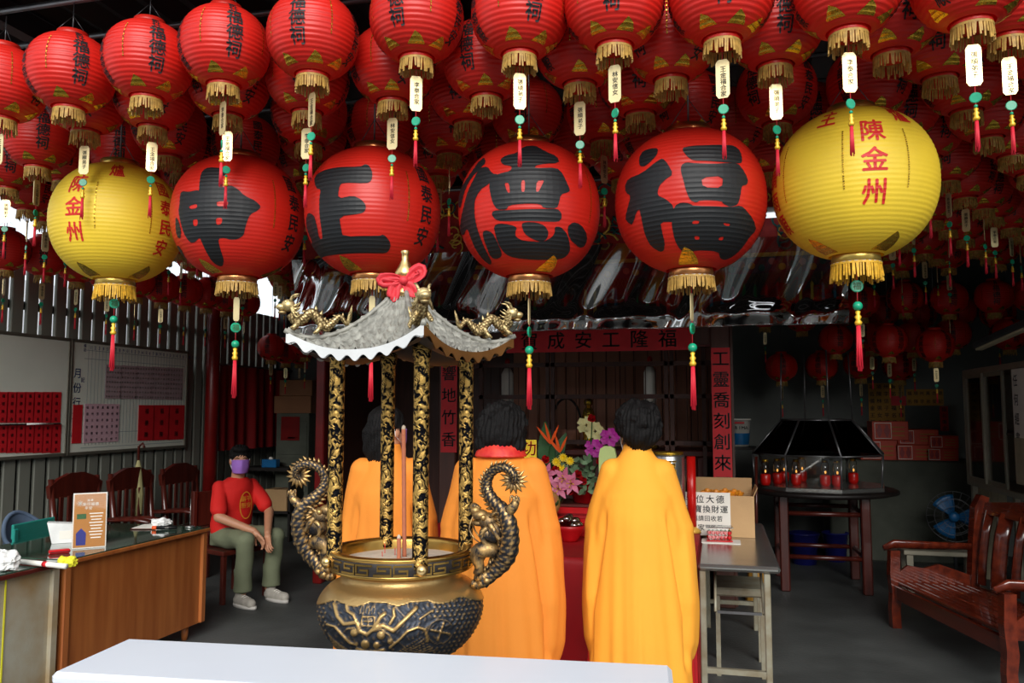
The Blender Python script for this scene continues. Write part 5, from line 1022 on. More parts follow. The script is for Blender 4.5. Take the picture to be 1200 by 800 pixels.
# can with gold character right of the yellow robe
p = on(787, 560, 5.6); t = thing('offering_can', 'black and silver offering can with a gold character behind the yellow robe', 'can', (p.x - .02, 5.6, T0 )); MB().lathe([(.11, 0), (.11, .5), (.105, .51)], 28).build('can_body', 'steel', t); MB().lathe([(.1, .51), (.1, .53)], 28).build('lid', 'gold_foil', t); q = MB(); flat_text(q, [('福', 0, .42, .13)], None, 0, .113); q.build('lettering', 'gold_foil', t)
t = thing('red_candle', 'tall red altar candle next to the black and silver can', 'candle', (p.x + .13, 5.6, T0)); MB().cyl((0, 0, .04), (0, 0, .5), .03).build('wax', 'candle_red', t); MB().lathe([(.06, 0), (.05, .02), (.02, .04)], 16).build('holder', 'valance_gold', t); MB().cyl((0, 0, .5), (0, 0, .52), .002).build('wick', 'black', t)

# ---------------------------------------------------------------- steel folding table at the right with its load
p0 = at(915, 665, Z=.76); TX1, TX0, TY0, TY1 = p0.x, -.125, p0.y, p0.y + 1.75
t = thing('folding_table', 'long stainless steel folding table right of the yellow robe', 'table', ((TX0 + TX1) / 2, TY0, 0)); hw = (TX1 - TX0) / 2
MB().box((0, .875, .742), (hw * 2, 1.75, .036), ch=.014).build('tabletop', 'steel', t)
for sy in (.04, 1.68):
    for sx in (-1, 1): MB().box((sx * (hw - (.07 if sx > 0 else .025)), sy, .36), (.034, .034, .725), ch=.005).build('leg', 'leg_paint', t)
    MB().box((-.02, sy, .19), (hw * 2 - .12, .028, .028)).build('crossbar', 'leg_paint', t)
for sx in (-1, 1): MB().tube([(sx * (hw - .09), .05, .5), (sx * (hw - .09), .35, .71)], .008, 6).build('brace', 'leg_paint', t)
MB().box((0, .05, .5), (hw * 2 - .2, .014, .014)).build('lock_bar', 'pipe', t)
t = thing('metal_stool', 'grey painted metal stool under the steel folding table', 'stool', (TX0 + .23, TY0 + .75, 0)); MB().box((0, 0, .5), (.3, .4, .05), ch=.01).build('seat', 'leg_paint', t)
for sx in (-1, 1):
    for sy in (-1, 1): MB().box((sx * .13, sy * .17, .24), (.026, .026, .48)).build('leg', 'leg_paint', t)
def carton(name, lab, loc, w_, d_, h_, rz=0., open_=False, m='cardboard', tape=True):
    t = thing(name, lab, 'box', loc, rz); b = MB()
    if open_:
        th = .006
        for c, dd in (((0, -d_ / 2, h_ / 2), (w_, th, h_)), ((0, d_ / 2, h_ / 2), (w_, th, h_)), ((-w_ / 2, 0, h_ / 2), (th, d_, h_)), ((w_ / 2, 0, h_ / 2), (th, d_, h_)), ((0, 0, th / 2), (w_, d_, th))): b.box(c, dd)
        b.build('box_body', m, t); X = Matrix.Translation((0, d_ / 2, h_)) @ Matrix.Rotation(R_(14), 4, 'X'); MB().box((0, 0, .05), (w_, .005, .1), X=X).build('flap', m, t); X = Matrix.Translation((w_ / 2, 0, h_)) @ Matrix.Rotation(R_(24), 4, 'Y'); MB().box((0, 0, .03), (.005, d_, .06), X=X).build('flap', m, t)
    else:
        b.box((0, 0, h_ / 2), (w_, d_, h_), ch=.004); b.build('box_body', m, t)
        if tape: MB().box((0, 0, h_ + .0005), (.05, d_ * 1.002, .002)).build('tape', 'cardboard_dark', t)
    return t
p = at(842, 629, Z=.762); bx = carton('cardboard_box', 'open cardboard box with handwritten sign on the steel table', (p.x + .02, p.y + .17, .761), .42, .3, .27, open_=True)
sheet('handwritten_sign', 'white handwritten sign leaning on the cardboard box', 'sign', rotm(-6, loc=(p.x - .07, p.y - .0, .761 + .15)), .3, .28, 'paper', [(c, -.11 + i * .065, .095, .055) for i, c in enumerate('各位大德')] + [(c, -.115 + i * .056, .03, .052) for i, c in enumerate('元寶換財運')] + [(c, -.12 + i * .04, -.03, .038) for i, c in enumerate('可攜請回收若')] + [(c, -.09 + i * .05, -.09, .046) for i, c in enumerate('置家')])
for i in range(9):
    t = thing('gold_ingot', 'folded gold paper ingot heaped in the cardboard box', 'paper ingot', (p.x - .1 + .03 * i, p.y + .13 + .05 * (i % 3), .761 + .255 + .012 * (i % 2)), i * .7, 'gold paper ingots in the box'); MB().lathe([(.012, -.02), (.03, .0), (.038, .02), (.02, .012), (.015, .03), (.004, .034)], 8, smooth=False).build('ingot_body', 'orange_fruit', t); MB().box((0, 0, .0), (.05, .006, .02)).build('red_band', 'red_paper', t)
p = at(843, 634, Z=.762); t = thing('fruit_punnet', 'clear tray of red strawberries on the steel table', 'punnet', (p.x, p.y, .766), R_(3))
sheet('paper_mat', 'white printed sheet under the strawberry tray', 'paper', Matrix.Translation((p.x + .01, p.y - .01, .7625)) @ Matrix.Rotation(R_(90), 4, 'X'), .24, .16, 'paper')
MB().box((0, 0, .004), (.16, .1, .006)).build('tray_base', 'red_plastic', t)
tv = MB().lathe([(.06, .0), (.078, .085), (.082, .088)], 4, smooth=False, X=Matrix.Rotation(PI / 4, 4, 'Z') @ Matrix.Diagonal((1.45, 1., 1, 1)), caps=(False, False)); tv.build('clear_tray', 'glass', t); MB().box((0, 0, .088), (.17, .11, .006), ch=.002).build('clear_lid', 'bag', t); MB().box((.0, -.02, .093), (.05, .03, .002)).build('label_sticker', 'paper', t)
sm = MB().lathe([(.002, -.016), (.012, -.006), (.015, .006), (.008, .014)], 8).lathe([(.011, .012), (.002, .018)], 6, 1).mesh('strawberry', ['petal_red', 'leaf'])
for i in range(24): so_ = obj('strawberry', sm, None, (p.x + -.062 + .025 * (i % 6), p.y - .03 + .03 * ((i // 6) % 2), .79 + .028 * (i // 12)), i * 1.1); tag(so_, 'red strawberry inside the clear tray on the steel table', 'strawberry', 'strawberries in the tray')
# ---------------------------------------------------------------- desks at the left
DX = -3.56
def desk(name, lab, y0, y1, front, wooden):
    t = thing(name, lab, 'desk', (DX - .38, (y0 + y1) / 2, 0)); L = y1 - y0
    MB().box((0, 0, .745), (.8, L, .024), ch=.004).build('tabletop', 'top_edge' if not wooden else 'desk_wood', t); MB().box((0, 0, .7605), (.78, L - .015, .007)).build('glass_top', 'desk_top', t)
    MB().box((.355, 0, .42), (.02, L - .08, .63)).build('front_panel', front, t)
    for sy in (-1, 1):
        MB().box((0, sy * (L / 2 - .03), .42), (.74, .035, .63)).build('side_panel', front, t); MB().box((.37, sy * (L / 2 - .035), .425), (.03, .05, .64), ch=.006).build('corner_trim', 'desk_trim' if wooden else front, t)
        for sx in (-1, 1): MB().cyl((sx * .3, sy * (L / 2 - .12), 0), (sx * .3, sy * (L / 2 - .12), .11), .02, .03).build('leg', 'desk_trim' if wooden else 'steel_dark', t)
    return t
desk('wooden_desk', 'brown wooden office desk with green glass top at the left', 3.86, 5.19, 'desk_wood', True)
md_ = desk('metal_desk', 'rusty grey metal desk with green glass top at the left frame edge', 2.3, 3.845, 'rust_metal', False)
MB().box((.369, .42, .42), (.004, .008, .62)).build('yellow_cord', 'yellow_cloth', md_)
ZT = .765
p = at(104, 642, Z=ZT); t = thing('sign_stand', 'ochre printed notice in a clear standing holder on the desk', 'sign', (p.x, p.y, ZT), R_(44))
X = Matrix.Rotation(R_(-8), 4, 'X'); MB().box((0, 0, .165), (.185, .003, .33), X=X).build('backing', 'paper', t); MB().box((0, -.003, .165), (.172, .003, .315), X=X).build('notice', 'poster_ochre', t)
q = MB(); flat_text(q, [(c, -.01 + i * .018, .285, .015) for i, c in enumerate('福德')] + [(c, -.03 + i * .022, .262, .021) for i, c in enumerate('新圩福德')] + [(c, -.02 + i * .022, .238, .021) for i, c in enumerate('平安')], X, 0, .006)
for i in range(9): q.box((.035, -.0055, .205 - i * .018), (.075 - .01 * (i % 3), .0008, .006), X=X)
for i in range(8): a = i * PI / 4; q.box((-.055, -.0055, .268), (.034, .0008, .003), X=X @ Matrix.Translation((-.055, 0, .268)) @ Matrix.Rotation(a, 4, 'Y') @ Matrix.Translation((.055, 0, -.268)))
q.build('print', 'paper', t); q = MB().box((-.045, -.0056, .19), (.05, .001, .03), X=X); q.build('green_picture', 'leaf', t); MB().prism([(-.07, .02), (-.02, .02), (-.018, .09), (-.045, .12), (-.072, .09)], .001, X=X @ Matrix.Translation((0, -.0056, 0))).build('blue_picture', 'blue_bucket', t); MB().box((0, .05, .003), (.18, .1, .004)).build('holder_foot', 'glass', t); MB().box((0, -.006, .165), (.188, .002, .333), X=X).build('clear_front', 'glass', t)
p = at(75, 638, Z=ZT); t = thing('tissue_holder', 'white plastic holder behind the ochre notice', 'holder', (p.x - .06, p.y + .1, ZT), R_(40)); MB().prism([(-.09, 0), (.08, 0), (.1, .11), (-.12, .13)], .09).build('holder_body', 'white_plastic', t); MB().box((0, -.046, .05), (.1, .002, .05)).build('front_panel', 'paper', t)
p = at(30, 662, Z=ZT); q = at(68, 666, Z=ZT); d = q - p; t = thing('rolled_paper', 'white rolled paper tube with red band on the desk', 'paper roll', (p.x, p.y, ZT + .016), math.atan2(d.y, d.x)); L = d.length + .06
MB().cyl((-.1, 0, 0), (L, 0, 0), .014).build('roll', 'paper', t); MB().cyl((L * .45, 0, 0), (L * .45 + .03, 0, 0), .0148).build('red_band', 'red_paper', t)
def crumple(name, lab, cat, c, r, m, seed):
    g = MB(); rr = random.Random(seed); g.sph((0, 0, 0), r, 22, 14); nv = []
    for v_ in g.v: f = 1 + .28 * math.sin(v_[0] * 90 + seed) * math.sin(v_[1] * 80 + 2 * seed) + rr.uniform(-.1, .1); nv.append((v_[0] * f, v_[1] * f, max(-r[2] * .95, v_[2] * f)))
    g.v = nv; g.sm = [False] * len(g.f); o_ = g.build(name, m, None, (c.x, c.y, ZT + r[2])); return tag(o_, lab, cat)
crumple('yellow_bag', 'crumpled bright yellow plastic bag beside the rolled paper', 'bag', at(78, 664, Z=ZT) , (.055, .04, .028), 'yellow_cloth', 2); crumple('plastic_bag', 'crumpled clear and white plastic bag at the left frame edge', 'bag', at(8, 668, Z=ZT), (.07, .06, .05), 'white_plastic', 4); crumple('plastic_bag', 'crumpled white plastic bag on the far end of the wooden desk', 'bag', at(189, 617, Z=ZT), (.07, .05, .03), 'white_plastic', 7)
p = at(60, 650, Z=ZT); t = thing('pen_case', 'flat red pen case lying behind the yellow bag', 'case', (p.x, p.y + .06, ZT), R_(50)); MB().box((0, 0, .011), (.11, .05, .022), ch=.006).build('case_body', 'red_plastic', t); MB().box((0, -.026, .011), (.1, .002, .004)).build('zipper', 'black', t)
p = Vector((-3.76, 4.98, ZT)); t = thing('hot_glue_gun', 'small black and orange tool lying on the desk end', 'tool', (p.x, p.y, ZT + .014), R_(20)); MB().cyl((-.06, 0, 0), (.08, 0, 0), .013).build('barrel', 'black', t); MB().cyl((-.085, 0, 0), (-.055, 0, 0), .0135).build('orange_end', 'petal_orange', t); MB().box((.02, 0, .002), (.03, .05, .014), ch=.004).build('trigger', 'steel', t)
p = Vector((-3.66, 5.12, ZT)); t = thing('pen_holder', 'thin upright metal spike on a small base at the desk end', 'paper spike', (p.x, p.y, ZT)); MB().lathe([(.035, 0), (.035, .01)], 16).build('base', 'steel', t); MB().cyl((0, 0, .01), (0, 0, .2), .002, n=6).build('spike', 'steel', t)
p = Vector((-3.95, 5.05, ZT)); t = thing('clipboard', 'flat white papers on a clipboard at the desk end', 'clipboard', (p.x, p.y, ZT), R_(15)); MB().box((0, 0, .004), (.16, .22, .005)).build('board', 'chair_wood', t); MB().box((0, 0, .008), (.145, .2, .002)).build('paper', 'paper', t); MB().box((0, .1, .012), (.06, .02, .01)).build('clip', 'steel', t)

# ---------------------------------------------------------------- whiteboards on the left wall
BXW = XL + .035
def wboard(lab, y0, y1, z0_, z1_):
    t = thing('whiteboard', lab, 'whiteboard', (BXW, (y0 + y1) / 2, (z0_ + z1_) / 2), R_(90)); w_, h_ = y1 - y0, z1_ - z0_
    MB().box((0, -.01, 0), (w_, .02, h_)).build('panel', 'whiteboard', t)
    for sx in (-1, 1): MB().box((sx * w_ / 2, -.012, 0), (.03, .03, h_ + .03), ch=.004).build('frame_side', 'board_frame', t); MB().box((0, -.012, sx * h_ / 2), (w_, .03, .03), ch=.004).build('frame_rail', 'board_frame', t)
    return t, w_, h_
zt0, zb0 = at(79, 398, X=BXW).z, at(79, 532, X=BXW).z
b1, w1, h1 = wboard('left whiteboard with a block of red paper slips, cut by the frame', 4.4, at(78, 450, X=BXW).y, zb0, zt0)
b2, w2, h2 = wboard('right whiteboard, a monthly calendar grid with red and mauve papers', at(81, 450, X=BXW).y, at(217, 450, X=BXW).y, zb0, zt0)
def b_at(b, px, py): p = at(px, py, X=BXW + .02); return p.y - b.location.y, p.z - b.location.z
g = MB()
for i in range(33): g.box((-w2 / 2 + .2 + i * (w2 - .24) / 32, -.021, .02), (.003, .001, h2 * .9))
for z in (h2 / 2 - .08, h2 / 2 - .16, -h2 * .32, -h2 / 2 + .05): g.box((.05, -.021, z), (w2 - .2, .001, .004))
g.build('grid_lines', 'grid_ink', b2); g = MB(); flat_text(g, column('月份行事曆', -w2 / 2 + .075, .22, .1, 1.35), None, 0, .022); flat_text(g, [(c, -w2 / 2 + .22 + i * .055, h2 / 2 - .05, .045) for i, c in enumerate('1234567890123456789012345678901')], None, 0, .022); flat_text(g, column('記', -w2 / 2 + .14, .16, .05) + column('備註', -w2 / 2 + .15, h2 / 2 - .04, .035), None, 0, .022); g.build('lettering', 'blue_ink', b2)
def slip(b, lab, px0, py0, px1, py1, m, cols, grp=None, rows=4, name='paper_slip', ink_='ink'):
    x0, z1 = b_at(b, px0, py0); x1, z0 = b_at(b, px1, py1); w_, h_ = abs(x1 - x0), abs(z1 - z0); items = []
    if cols:
        st = w_ / cols
        for c in range(cols):
            s_ = '福德陳金州王李張林黃安平信女弟子合家名'[(c * 3) % 12:][:rows]; items += column(s_, -w_ / 2 + st * (c + .5), h_ / 2 - h_ / (rows + .5) * .6, min(st * .55, h_ / rows * .5), h_ / rows / min(st * .55, h_ / rows * .5))
    wx = b.matrix_world @ Vector((0, 0, 0)); X = Matrix.Translation((BXW + .024, b.location.y + (x0 + x1) / 2, b.location.z + (z0 + z1) / 2)) @ Matrix.Rotation(R_(90), 4, 'Z')
    return sheet(name, lab, 'paper', X, w_, h_, m, items, ink_, None, .003, grp)
for r in range(2):
    for i in range(7): slip(b1, 'red paper slip, %s of the %s row on the left whiteboard' % (NTH[i], ('upper', 'lower')[r]), -2 + i * 10.4, 459 + r * 38, 7.6 + i * 10.4, 495 + r * 35, 'red_paper', 1, 'red slips on the left whiteboard')
for i in range(5): slip(b2, 'mauve ruled paper sheet, %s of five along the calendar board' % ('leftmost', 'second', 'middle', 'fourth', 'rightmost')[i], 124 + i * 18, 427 + i * .8, 141 + i * 18, 467 + i * .4, 'mauve_paper', 6, 'mauve sheets on the calendar board', 7, ink_='board_frame')
slip(b2, 'pink handwritten paper sheet on the calendar board', 99, 473, 138, 517, 'pink_paper', 7, None, 6); slip(b2, 'narrow red paper strip at the left edge of the calendar board', 85.5, 474, 94.5, 519, 'red_paper', 0)
for i in range(3): slip(b2, 'plain red paper sheet on the calendar board, %s of three' % ('leftmost', 'middle', 'rightmost')[i], 162.5 + i * 17.6, 474.5, 179.5 + i * 17.6, 515.5 - i * .6, 'red_paper', 1, 'red sheets on the calendar board', 3)
p = at(40, 497, X=BXW + .03); t = thing('marker_tray', 'narrow pen clip bar across the red slips on the left whiteboard', 'pen tray', (BXW + .035, p.y, p.z), R_(90)); MB().box((-.1, -.01, 0), (.75, .014, .012)).build('bar', 'black', t); MB().cyl((-.1, -.022, .004), (.18, -.022, .004), .008).build('marker', 'white_plastic', t)
# red curtain hung along the wall
c = MB(); c.grid(lambda u, q: (XL + .16 + .035 * math.sin(u * 46) * (.4 + .6 * q) + .02 * math.sin(u * 17), 8.36 + 1.6 * u, 2.12 - 1.0 * q), 140, 8); tag(c.build('curtain', 'curtain'), 'dark red curtain hanging on the left wall behind the seated man', 'curtain')
struct(MB().cyl((XL + .16, 8.3, 2.13), (XL + .16, 10.0, 2.13), .012).build('trim_30', 'pipe'))

# ---------------------------------------------------------------- chairs behind the desks
def armchair(lab, loc, rz):
    t = thing('wooden_armchair', lab, 'chair', loc, rz)
    MB().box((0, 0, .42), (.56, .52, .05), ch=.01).build('seat', 'chair_wood', t)
    for sx in (-1, 1):
        MB().box((sx * .25, -.22, .3), (.05, .05, .6), ch=.008).build('leg', 'chair_wood', t); MB().tube([(sx * .25, .23, 0), (sx * .25, .24, .5), (sx * .26, .3, 1.02)], [.03, .03, .022], 8).build('leg', 'chair_wood', t); MB().tube([(sx * .26, -.27, .62), (sx * .27, -.1, .64), (sx * .26, .26, .62)], .024, 8, flat=.6).build('armrest', 'chair_wood', t)
    MB().prism([(-.28, 0), (.28, 0), (.3, .1), (.2, .16), (.08, .2), (-.08, .2), (-.2, .16), (-.3, .1)], .04, X=Matrix.Translation((0, .29, .86))).build('top_rail', 'chair_wood', t)
    for i in range(5): MB().box((-.18 + i * .09, .26, .66), (.045, .016, .42), ch=.004).build('back_slat', 'chair_wood', t)
for px, py, X_, lab in ((122, 640, -5.1, 'dark wooden armchair behind the ochre notice'), (185, 640, -5.05, 'dark wooden armchair behind the white plastic bag'), (240, 640, -5.0, 'dark wooden armchair beside the red post')):
    q = at(px, 560, X=X_); armchair(lab, (X_, q.y, 0), R_(90))
q = at(4, 600, X=-4.45); armchair('dark wooden armchair at the left frame edge behind the metal desk', (-4.62, q.y - .1, 0), R_(80))
def plastic_chair(lab, loc, rz, m, arms):
    t = thing('plastic_chair', lab, 'chair', loc, rz)
    MB().box((0, 0, .43), (.42, .42, .025), ch=.01).build('seat', m, t)
    bk = MB(); 
    if arms:
        bk.grid(lambda u, q: (.26 * math.sin(R_(-95 + 190 * u)), .2 * math.cos(R_(-95 + 190 * u)) * 1.1, .44 + (.2 + .2 * math.cos(R_(-95 + 190 * u)) ** 2) * q + .0), 36, 6); o_ = bk.build('backrest', m, t); o_.modifiers.new('t', 'SOLIDIFY').thickness = .008
        MB().tube([(.26 * math.sin(a), .22 * math.cos(a), .64 + .2 * max(0, math.cos(a)) ** 2) for a in np.linspace(R_(-100), R_(100), 24)], .016, 8).build('arm_rim', m, t)
    else:
        for a, b in (((0, .22, .5), (.4, .02, .1)), ((0, .235, .78), (.42, .02, .1)), ((-.19, .225, .62), (.045, .02, .36)), ((.19, .225, .62), (.045, .02, .36))): MB().box(a, b, ch=.006).build('back_panel', m, t)
        MB().box((0, .23, .64), (.34, .014, .2)).build('backrest', m, t)
    for sx in (-1, 1):
        for sy in (-1, 1): MB().tube([(sx * .17, sy * .17, .42), (sx * .2, sy * .2, 0)], [.022, .016], 8).build('leg', m, t)
q = at(50, 590, X=-4.85); plastic_chair('blue grey plastic armchair with rounded back behind the desk', (q.x, q.y, 0), R_(95), 'chair_blue', True)
q = at(63, 605, X=-4.5); plastic_chair('teal plastic chair with handle slot tucked behind the desk', (q.x + .1, q.y, 0), R_(98), 'chair_teal', False)
q = at(160, 600, X=-5.35); t = thing('folded_umbrella', 'pale yellow folded umbrella leaning on the left wall', 'umbrella', (q.x, q.y, 0)); MB().lathe([(.012, .55), (.05, .62), (.06, .8), (.035, 1.0), (.03, 1.05), (.012, 1.12)], 12, smooth=False).build('canopy', 'umbrella_cloth', t); MB().cyl((0, 0, 0), (0, 0, .56), .01).build('tip', 'steel', t); MB().tube([(0, 0, 1.1), (0, 0, 1.25), (.04, 0, 1.28), (.06, 0, 1.24)], .012, 8).build('handle', 'chair_wood', t)

# ---------------------------------------------------------------- back left corner
q = at(344, 548, Y=9.4); t = thing('filing_cabinet', 'grey green metal cabinet in the back left corner', 'cabinet', (q.x, 9.55, 0)); zc = at(344, 484, Y=9.4).z; MB().box((0, 0, zc / 2), (.46, .4, zc), ch=.008).build('cabinet_body', 'counter', t)
for i in range(3): d_ = MB().box((0, -.205, zc * (.2 + .3 * i)), (.42, .012, zc * .27), ch=.004).build('drawer', 'counter', t); MB().box((0, -.215, zc * (.2 + .3 * i)), (.1, .014, .02)).build('handle', 'pipe', d_)
sheet('red_plaque', 'dark red framed plaque on the grey green cabinet', 'plaque', rotm(loc=(q.x - .02, 9.33, at(342, 502, Y=9.33).z)), .26, .3, 'red_post')
carton('cardboard_box', 'brown cardboard box on the grey green cabinet, wider one', (q.x - .02, 9.55, zc), .52, .36, .22, m='cardboard_dark'); carton('cardboard_box', 'dark cardboard box on top of the wider box in the back left', (q.x + .0, 9.55, zc + .223), .44, .34, .2, .1, m='cardboard_dark')
q = at(312, 548, Y=9.0); t = thing('low_shelf', 'low dark shelf unit behind the seated man', 'shelf', (q.x - .12, 9.2, 0)); zs_ = q.z
MB().box((0, 0, zs_ - .02), (.9, .36, .04)).build('shelf_board', 'near_black', t); MB().box((0, 0, .35), (.9, .36, .03)).build('shelf_board', 'near_black', t)
for sx in (-1, 1): MB().box((sx * .43, 0, zs_ / 2), (.03, .36, zs_)).build('side_panel', 'near_black', t)
t = thing('tissue_box', 'small blue tissue box on the low dark shelf', 'tissue box', (q.x + .0, 9.1, zs_)); MB().box((0, 0, .05), (.2, .1, .1), ch=.008).build('box_body', 'blue_plastic', t); MB().sph((0, 0, .105), (.03, .012, .025), 8, 6).build('tissue', 'paper', t)
q2 = at(327, 590, Y=8.6); carton('cardboard_box', 'small plain cardboard box low behind the seated man', (q.x + .12, 9.15, .366), .3, .24, .26)

# ---------------------------------------------------------------- right side: glass lamp cabinet on a round table
LC = Vector((.89, 8.06, 0)); LZ = .885
t = thing('round_table', 'dark red wooden table under the glass lamp cabinet', 'table', LC); MB().lathe([(.62, LZ - .05), (.68, LZ - .035), (.68, LZ - .01), (.66, LZ)], 40).build('tabletop', 'near_black', t)
for i in range(4):
    a = R_(45 + 90 * i); MB().box((.48 * math.cos(a), .48 * math.sin(a), (LZ - .05) / 2), (.08, .08, LZ - .05), ch=.01).build('leg', 'chair_wood', t); b_ = R_(135 + 90 * i)
    for z in (.3, .68): MB().tube([(.48 * math.cos(a), .48 * math.sin(a), z), (.48 * math.cos(b_), .48 * math.sin(b_), z)], .022, 6).build('stretcher', 'chair_wood', t)
t = thing('lamp_cabinet', 'octagonal glass cabinet with sloping roof holding red oil lamps', 'lamp cabinet', (LC.x, LC.y, LZ), R_(12))
MB().lathe([(.6, 0), (.6, .03), (.58, .035)], 8, smooth=False).build('base', 'steel', t); ring = lambda r, z: [(r * math.cos(PI * i / 4), r * math.sin(PI * i / 4), z) for i in range(8)]
A, B, C_, D_ = ring(.58, .035), ring(.6, .31), ring(.33, .62), ring(.31, 1.25)
for i in range(8):
    j = (i + 1) % 8
    for nm, P, Q in (('wall_pane', A, B), ('roof_pane', B, C_)): MB().add([P[i], P[j], Q[j], Q[i]], [(0, 1, 2, 3)]).build(nm, 'glass' if nm == 'wall_pane' else 'roof_glass', t)
    fm = MB()
    for P, Q in ((A, B), (B, C_)): fm.cyl(P[i], Q[i], .009, n=6); fm.cyl(Q[i], Q[j], .008, n=6)
    if i % 2 == 0: fm.cyl(C_[i], D_[i], .007, n=6)
    fm.build('frame_bar', 'pipe', t)
for i, (px, Y) in enumerate(((897, 7.75), (911, 7.9), (919, 8.05), (933, 7.8), (967, 7.75), (981, 7.72), (940, 8.2), (1000, 8.1))):
    q = at(px, 560, Y=Y); l = thing('oil_lamp', 'small red glass oil lamp inside the glass cabinet, %s from the left' % ('first', 'second', 'third', 'fourth', 'sixth', 'seventh', 'fifth', 'last')[i], 'lamp', (q.x, Y, LZ + .036), 0, 'oil lamps in the glass cabinet')
    MB().lathe([(.035, 0), (.045, .03), (.045, .09), (.038, .1)], 14).build('cup', 'candle_red', l); MB().lathe([(.03, .1), (.034, .13), (.034, .2), (.024, .21)], 14).build('chimney', 'glass', l); MB().lathe([(.026, .21), (.026, .23)], 12).build('cap', 'gold_foil', l); MB().sph((0, -.03, .125), (.008, .007, .014), 8, 6).build('flame', 'flame', l)
def bucket(lab, x, y, r, h, m, z=0., rim=None):
    t = thing('bucket', lab, 'bucket', (x, y, z)); MB().lathe([(r * .8, 0), (r, h), (r * 1.06, h), (r * 1.06, h - .02), (r * .98, h), (r * .92, h), (r * .75, .02)], 24).build('bucket_body', m, t); MB().tube([(r * math.cos(a), 0, h - .02 - .12 * math.sin(a)) for a in np.linspace(0, PI, 14)], .005, 6).build('handle', 'pipe', t); return t
q = at(944, 662, Z=0); bucket('dark blue bucket under the round table, nearer one', q.x, q.y + .1, .15, .32, 'blue_bucket'); bucket('dark blue bucket with red rim standing behind the nearer one', q.x + .34, q.y + .35, .13, .3, 'blue_bucket')
q = at(977, 645, Z=0); t = thing('oil_can', 'dull yellow oil can under the round table', 'can', (q.x, q.y, 0)); MB().box((0, 0, .14), (.18, .14, .28), ch=.012).build('can_body', 'poster_yellow', t); MB().cyl((.05, 0, .28), (.05, 0, .31), .02).build('spout', 'pipe', t)
# paint bucket on a post-side shelf
q = at(867, 523, Y=8.95); t = thing('shelf_stand', 'dark narrow shelf stand beside the right shrine post', 'stand', (q.x, 9.0, 0)); MB().box((0, 0, q.z - .015), (.34, .3, .03)).build('shelf_board', 'near_black', t)
for sx in (-1, 1):
    for sy in (-1, 1): MB().box((sx * .15, sy * .13, (q.z - .03) / 2), (.03, .03, q.z - .03)).build('leg', 'near_black', t)
b_ = bucket('white paint bucket with blue label on the shelf stand', q.x, 9.0, .115, .29, 'paper', q.z); MB().lathe([(.096, .02), (.108, .14)], 24, caps=(False, False)).build('blue_label', 'blue_plastic', b_); g = MB(); flat_text(g, [(c, -.07 + i * .035, .2, .045) for i, c in enumerate('PRIMA')], None, 0, .117); g.build('lettering', 'black', b_); MB().box((0, -.113, .25), (.1, .003, .02)).build('red_label', 'red_paper', b_)
q = at(864, 575, Y=8.2); t = thing('broom', 'straw broom leaning beside the right shrine post', 'broom', (.29, 7.2, 0)); MB().lathe([(.1, .0), (.07, .3), (.03, .42)], 12, smooth=False).build('bristles', 'poster_yellow', t); MB().cyl((0, 0, .4), (.02, .1, 1.2), .012).build('handle', 'chair_wood', t)

# wooden bench facing the hall
t = thing('wooden_bench', 'carved reddish wooden bench with slatted seat at the right', 'bench', (at(1050, 735, Z=0).x, at(1050, 735, Z=0).y, 0), R_(-76.6)); BL = 1.42
def wavy(pts, th, m, nm, X): MB().prism(pts, th, X=X).build(nm, m, t)
for x in (0, BL):
    fl = [(-.035, 0), (.03, 0), (.025, .12), (.04, .22), (.03, .34), (.04, .56), (-.03, .56), (-.04, .38), (-.03, .25), (-.04, .12)]
    wavy([(a, b) for a, b in fl], .06, 'bench_wood', 'leg', Matrix.Translation((x, 0, 0)) @ Matrix.Rotation(PI / 2, 4, 'Z'))
    MB().tube([(x, -.07, .575), (x, .0, .605), (x, .25, .595), (x, .62, .585)], [.03, .045, .04, .035], 10, flat=.55).build('armrest', 'bench_wood', t)
    bp_ = [(.0, 0), (.06, 0), (.06, .4), (.1, .7), (.16, .95), (.1, .97), (.05, .88), (.02, .6), (0, .35)]; wavy([(a + .55, b) for a, b in bp_], .07, 'bench_wood', 'back_post', Matrix.Translation((x, 0, 0)) @ Matrix.Rotation(PI / 2, 4, 'Z'))
    sp_ = [(.03, .3), (.56, .3), (.56, .38), (.45, .42), (.33, .46), (.22, .43), (.1, .45), (.03, .4)]; wavy(sp_, .025, 'bench_wood', 'side_panel', Matrix.Translation((x, 0, 0)) @ Matrix.Rotation(PI / 2, 4, 'Z'))
for i in range(9): MB().box((BL / 2, .04 + i * .062, .325 - .003 * i), (BL - .06, .05, .022), ch=.004).build('seat_slat', 'bench_wood', t)
MB().box((BL / 2, .0, .26), (BL - .06, .03, .1), ch=.005).build('front_rail', 'bench_wood', t); MB().box((BL / 2, .58, .27), (BL - .06, .03, .09)).build('back_rail', 'bench_wood', t)
wavy([(0, 0), (BL, 0), (BL, .08), (BL * .75, .12), (BL * .5, .16), (BL * .25, .12), (0, .08)], .035, 'bench_wood', 'top_rail', Matrix.Translation((0, .67, .83)) @ Matrix.Rotation(R_(-14), 4, 'X'))
for i in range(7):
    x = BL * (i + .5) / 7; MB().tube([(x, .585, .33), (x, .6, .5), (x, .63, .7), (x, .675, .86)], .03 if i % 2 == 0 else .05, 8, flat=.3).build('back_slat', 'bench_wood', t)
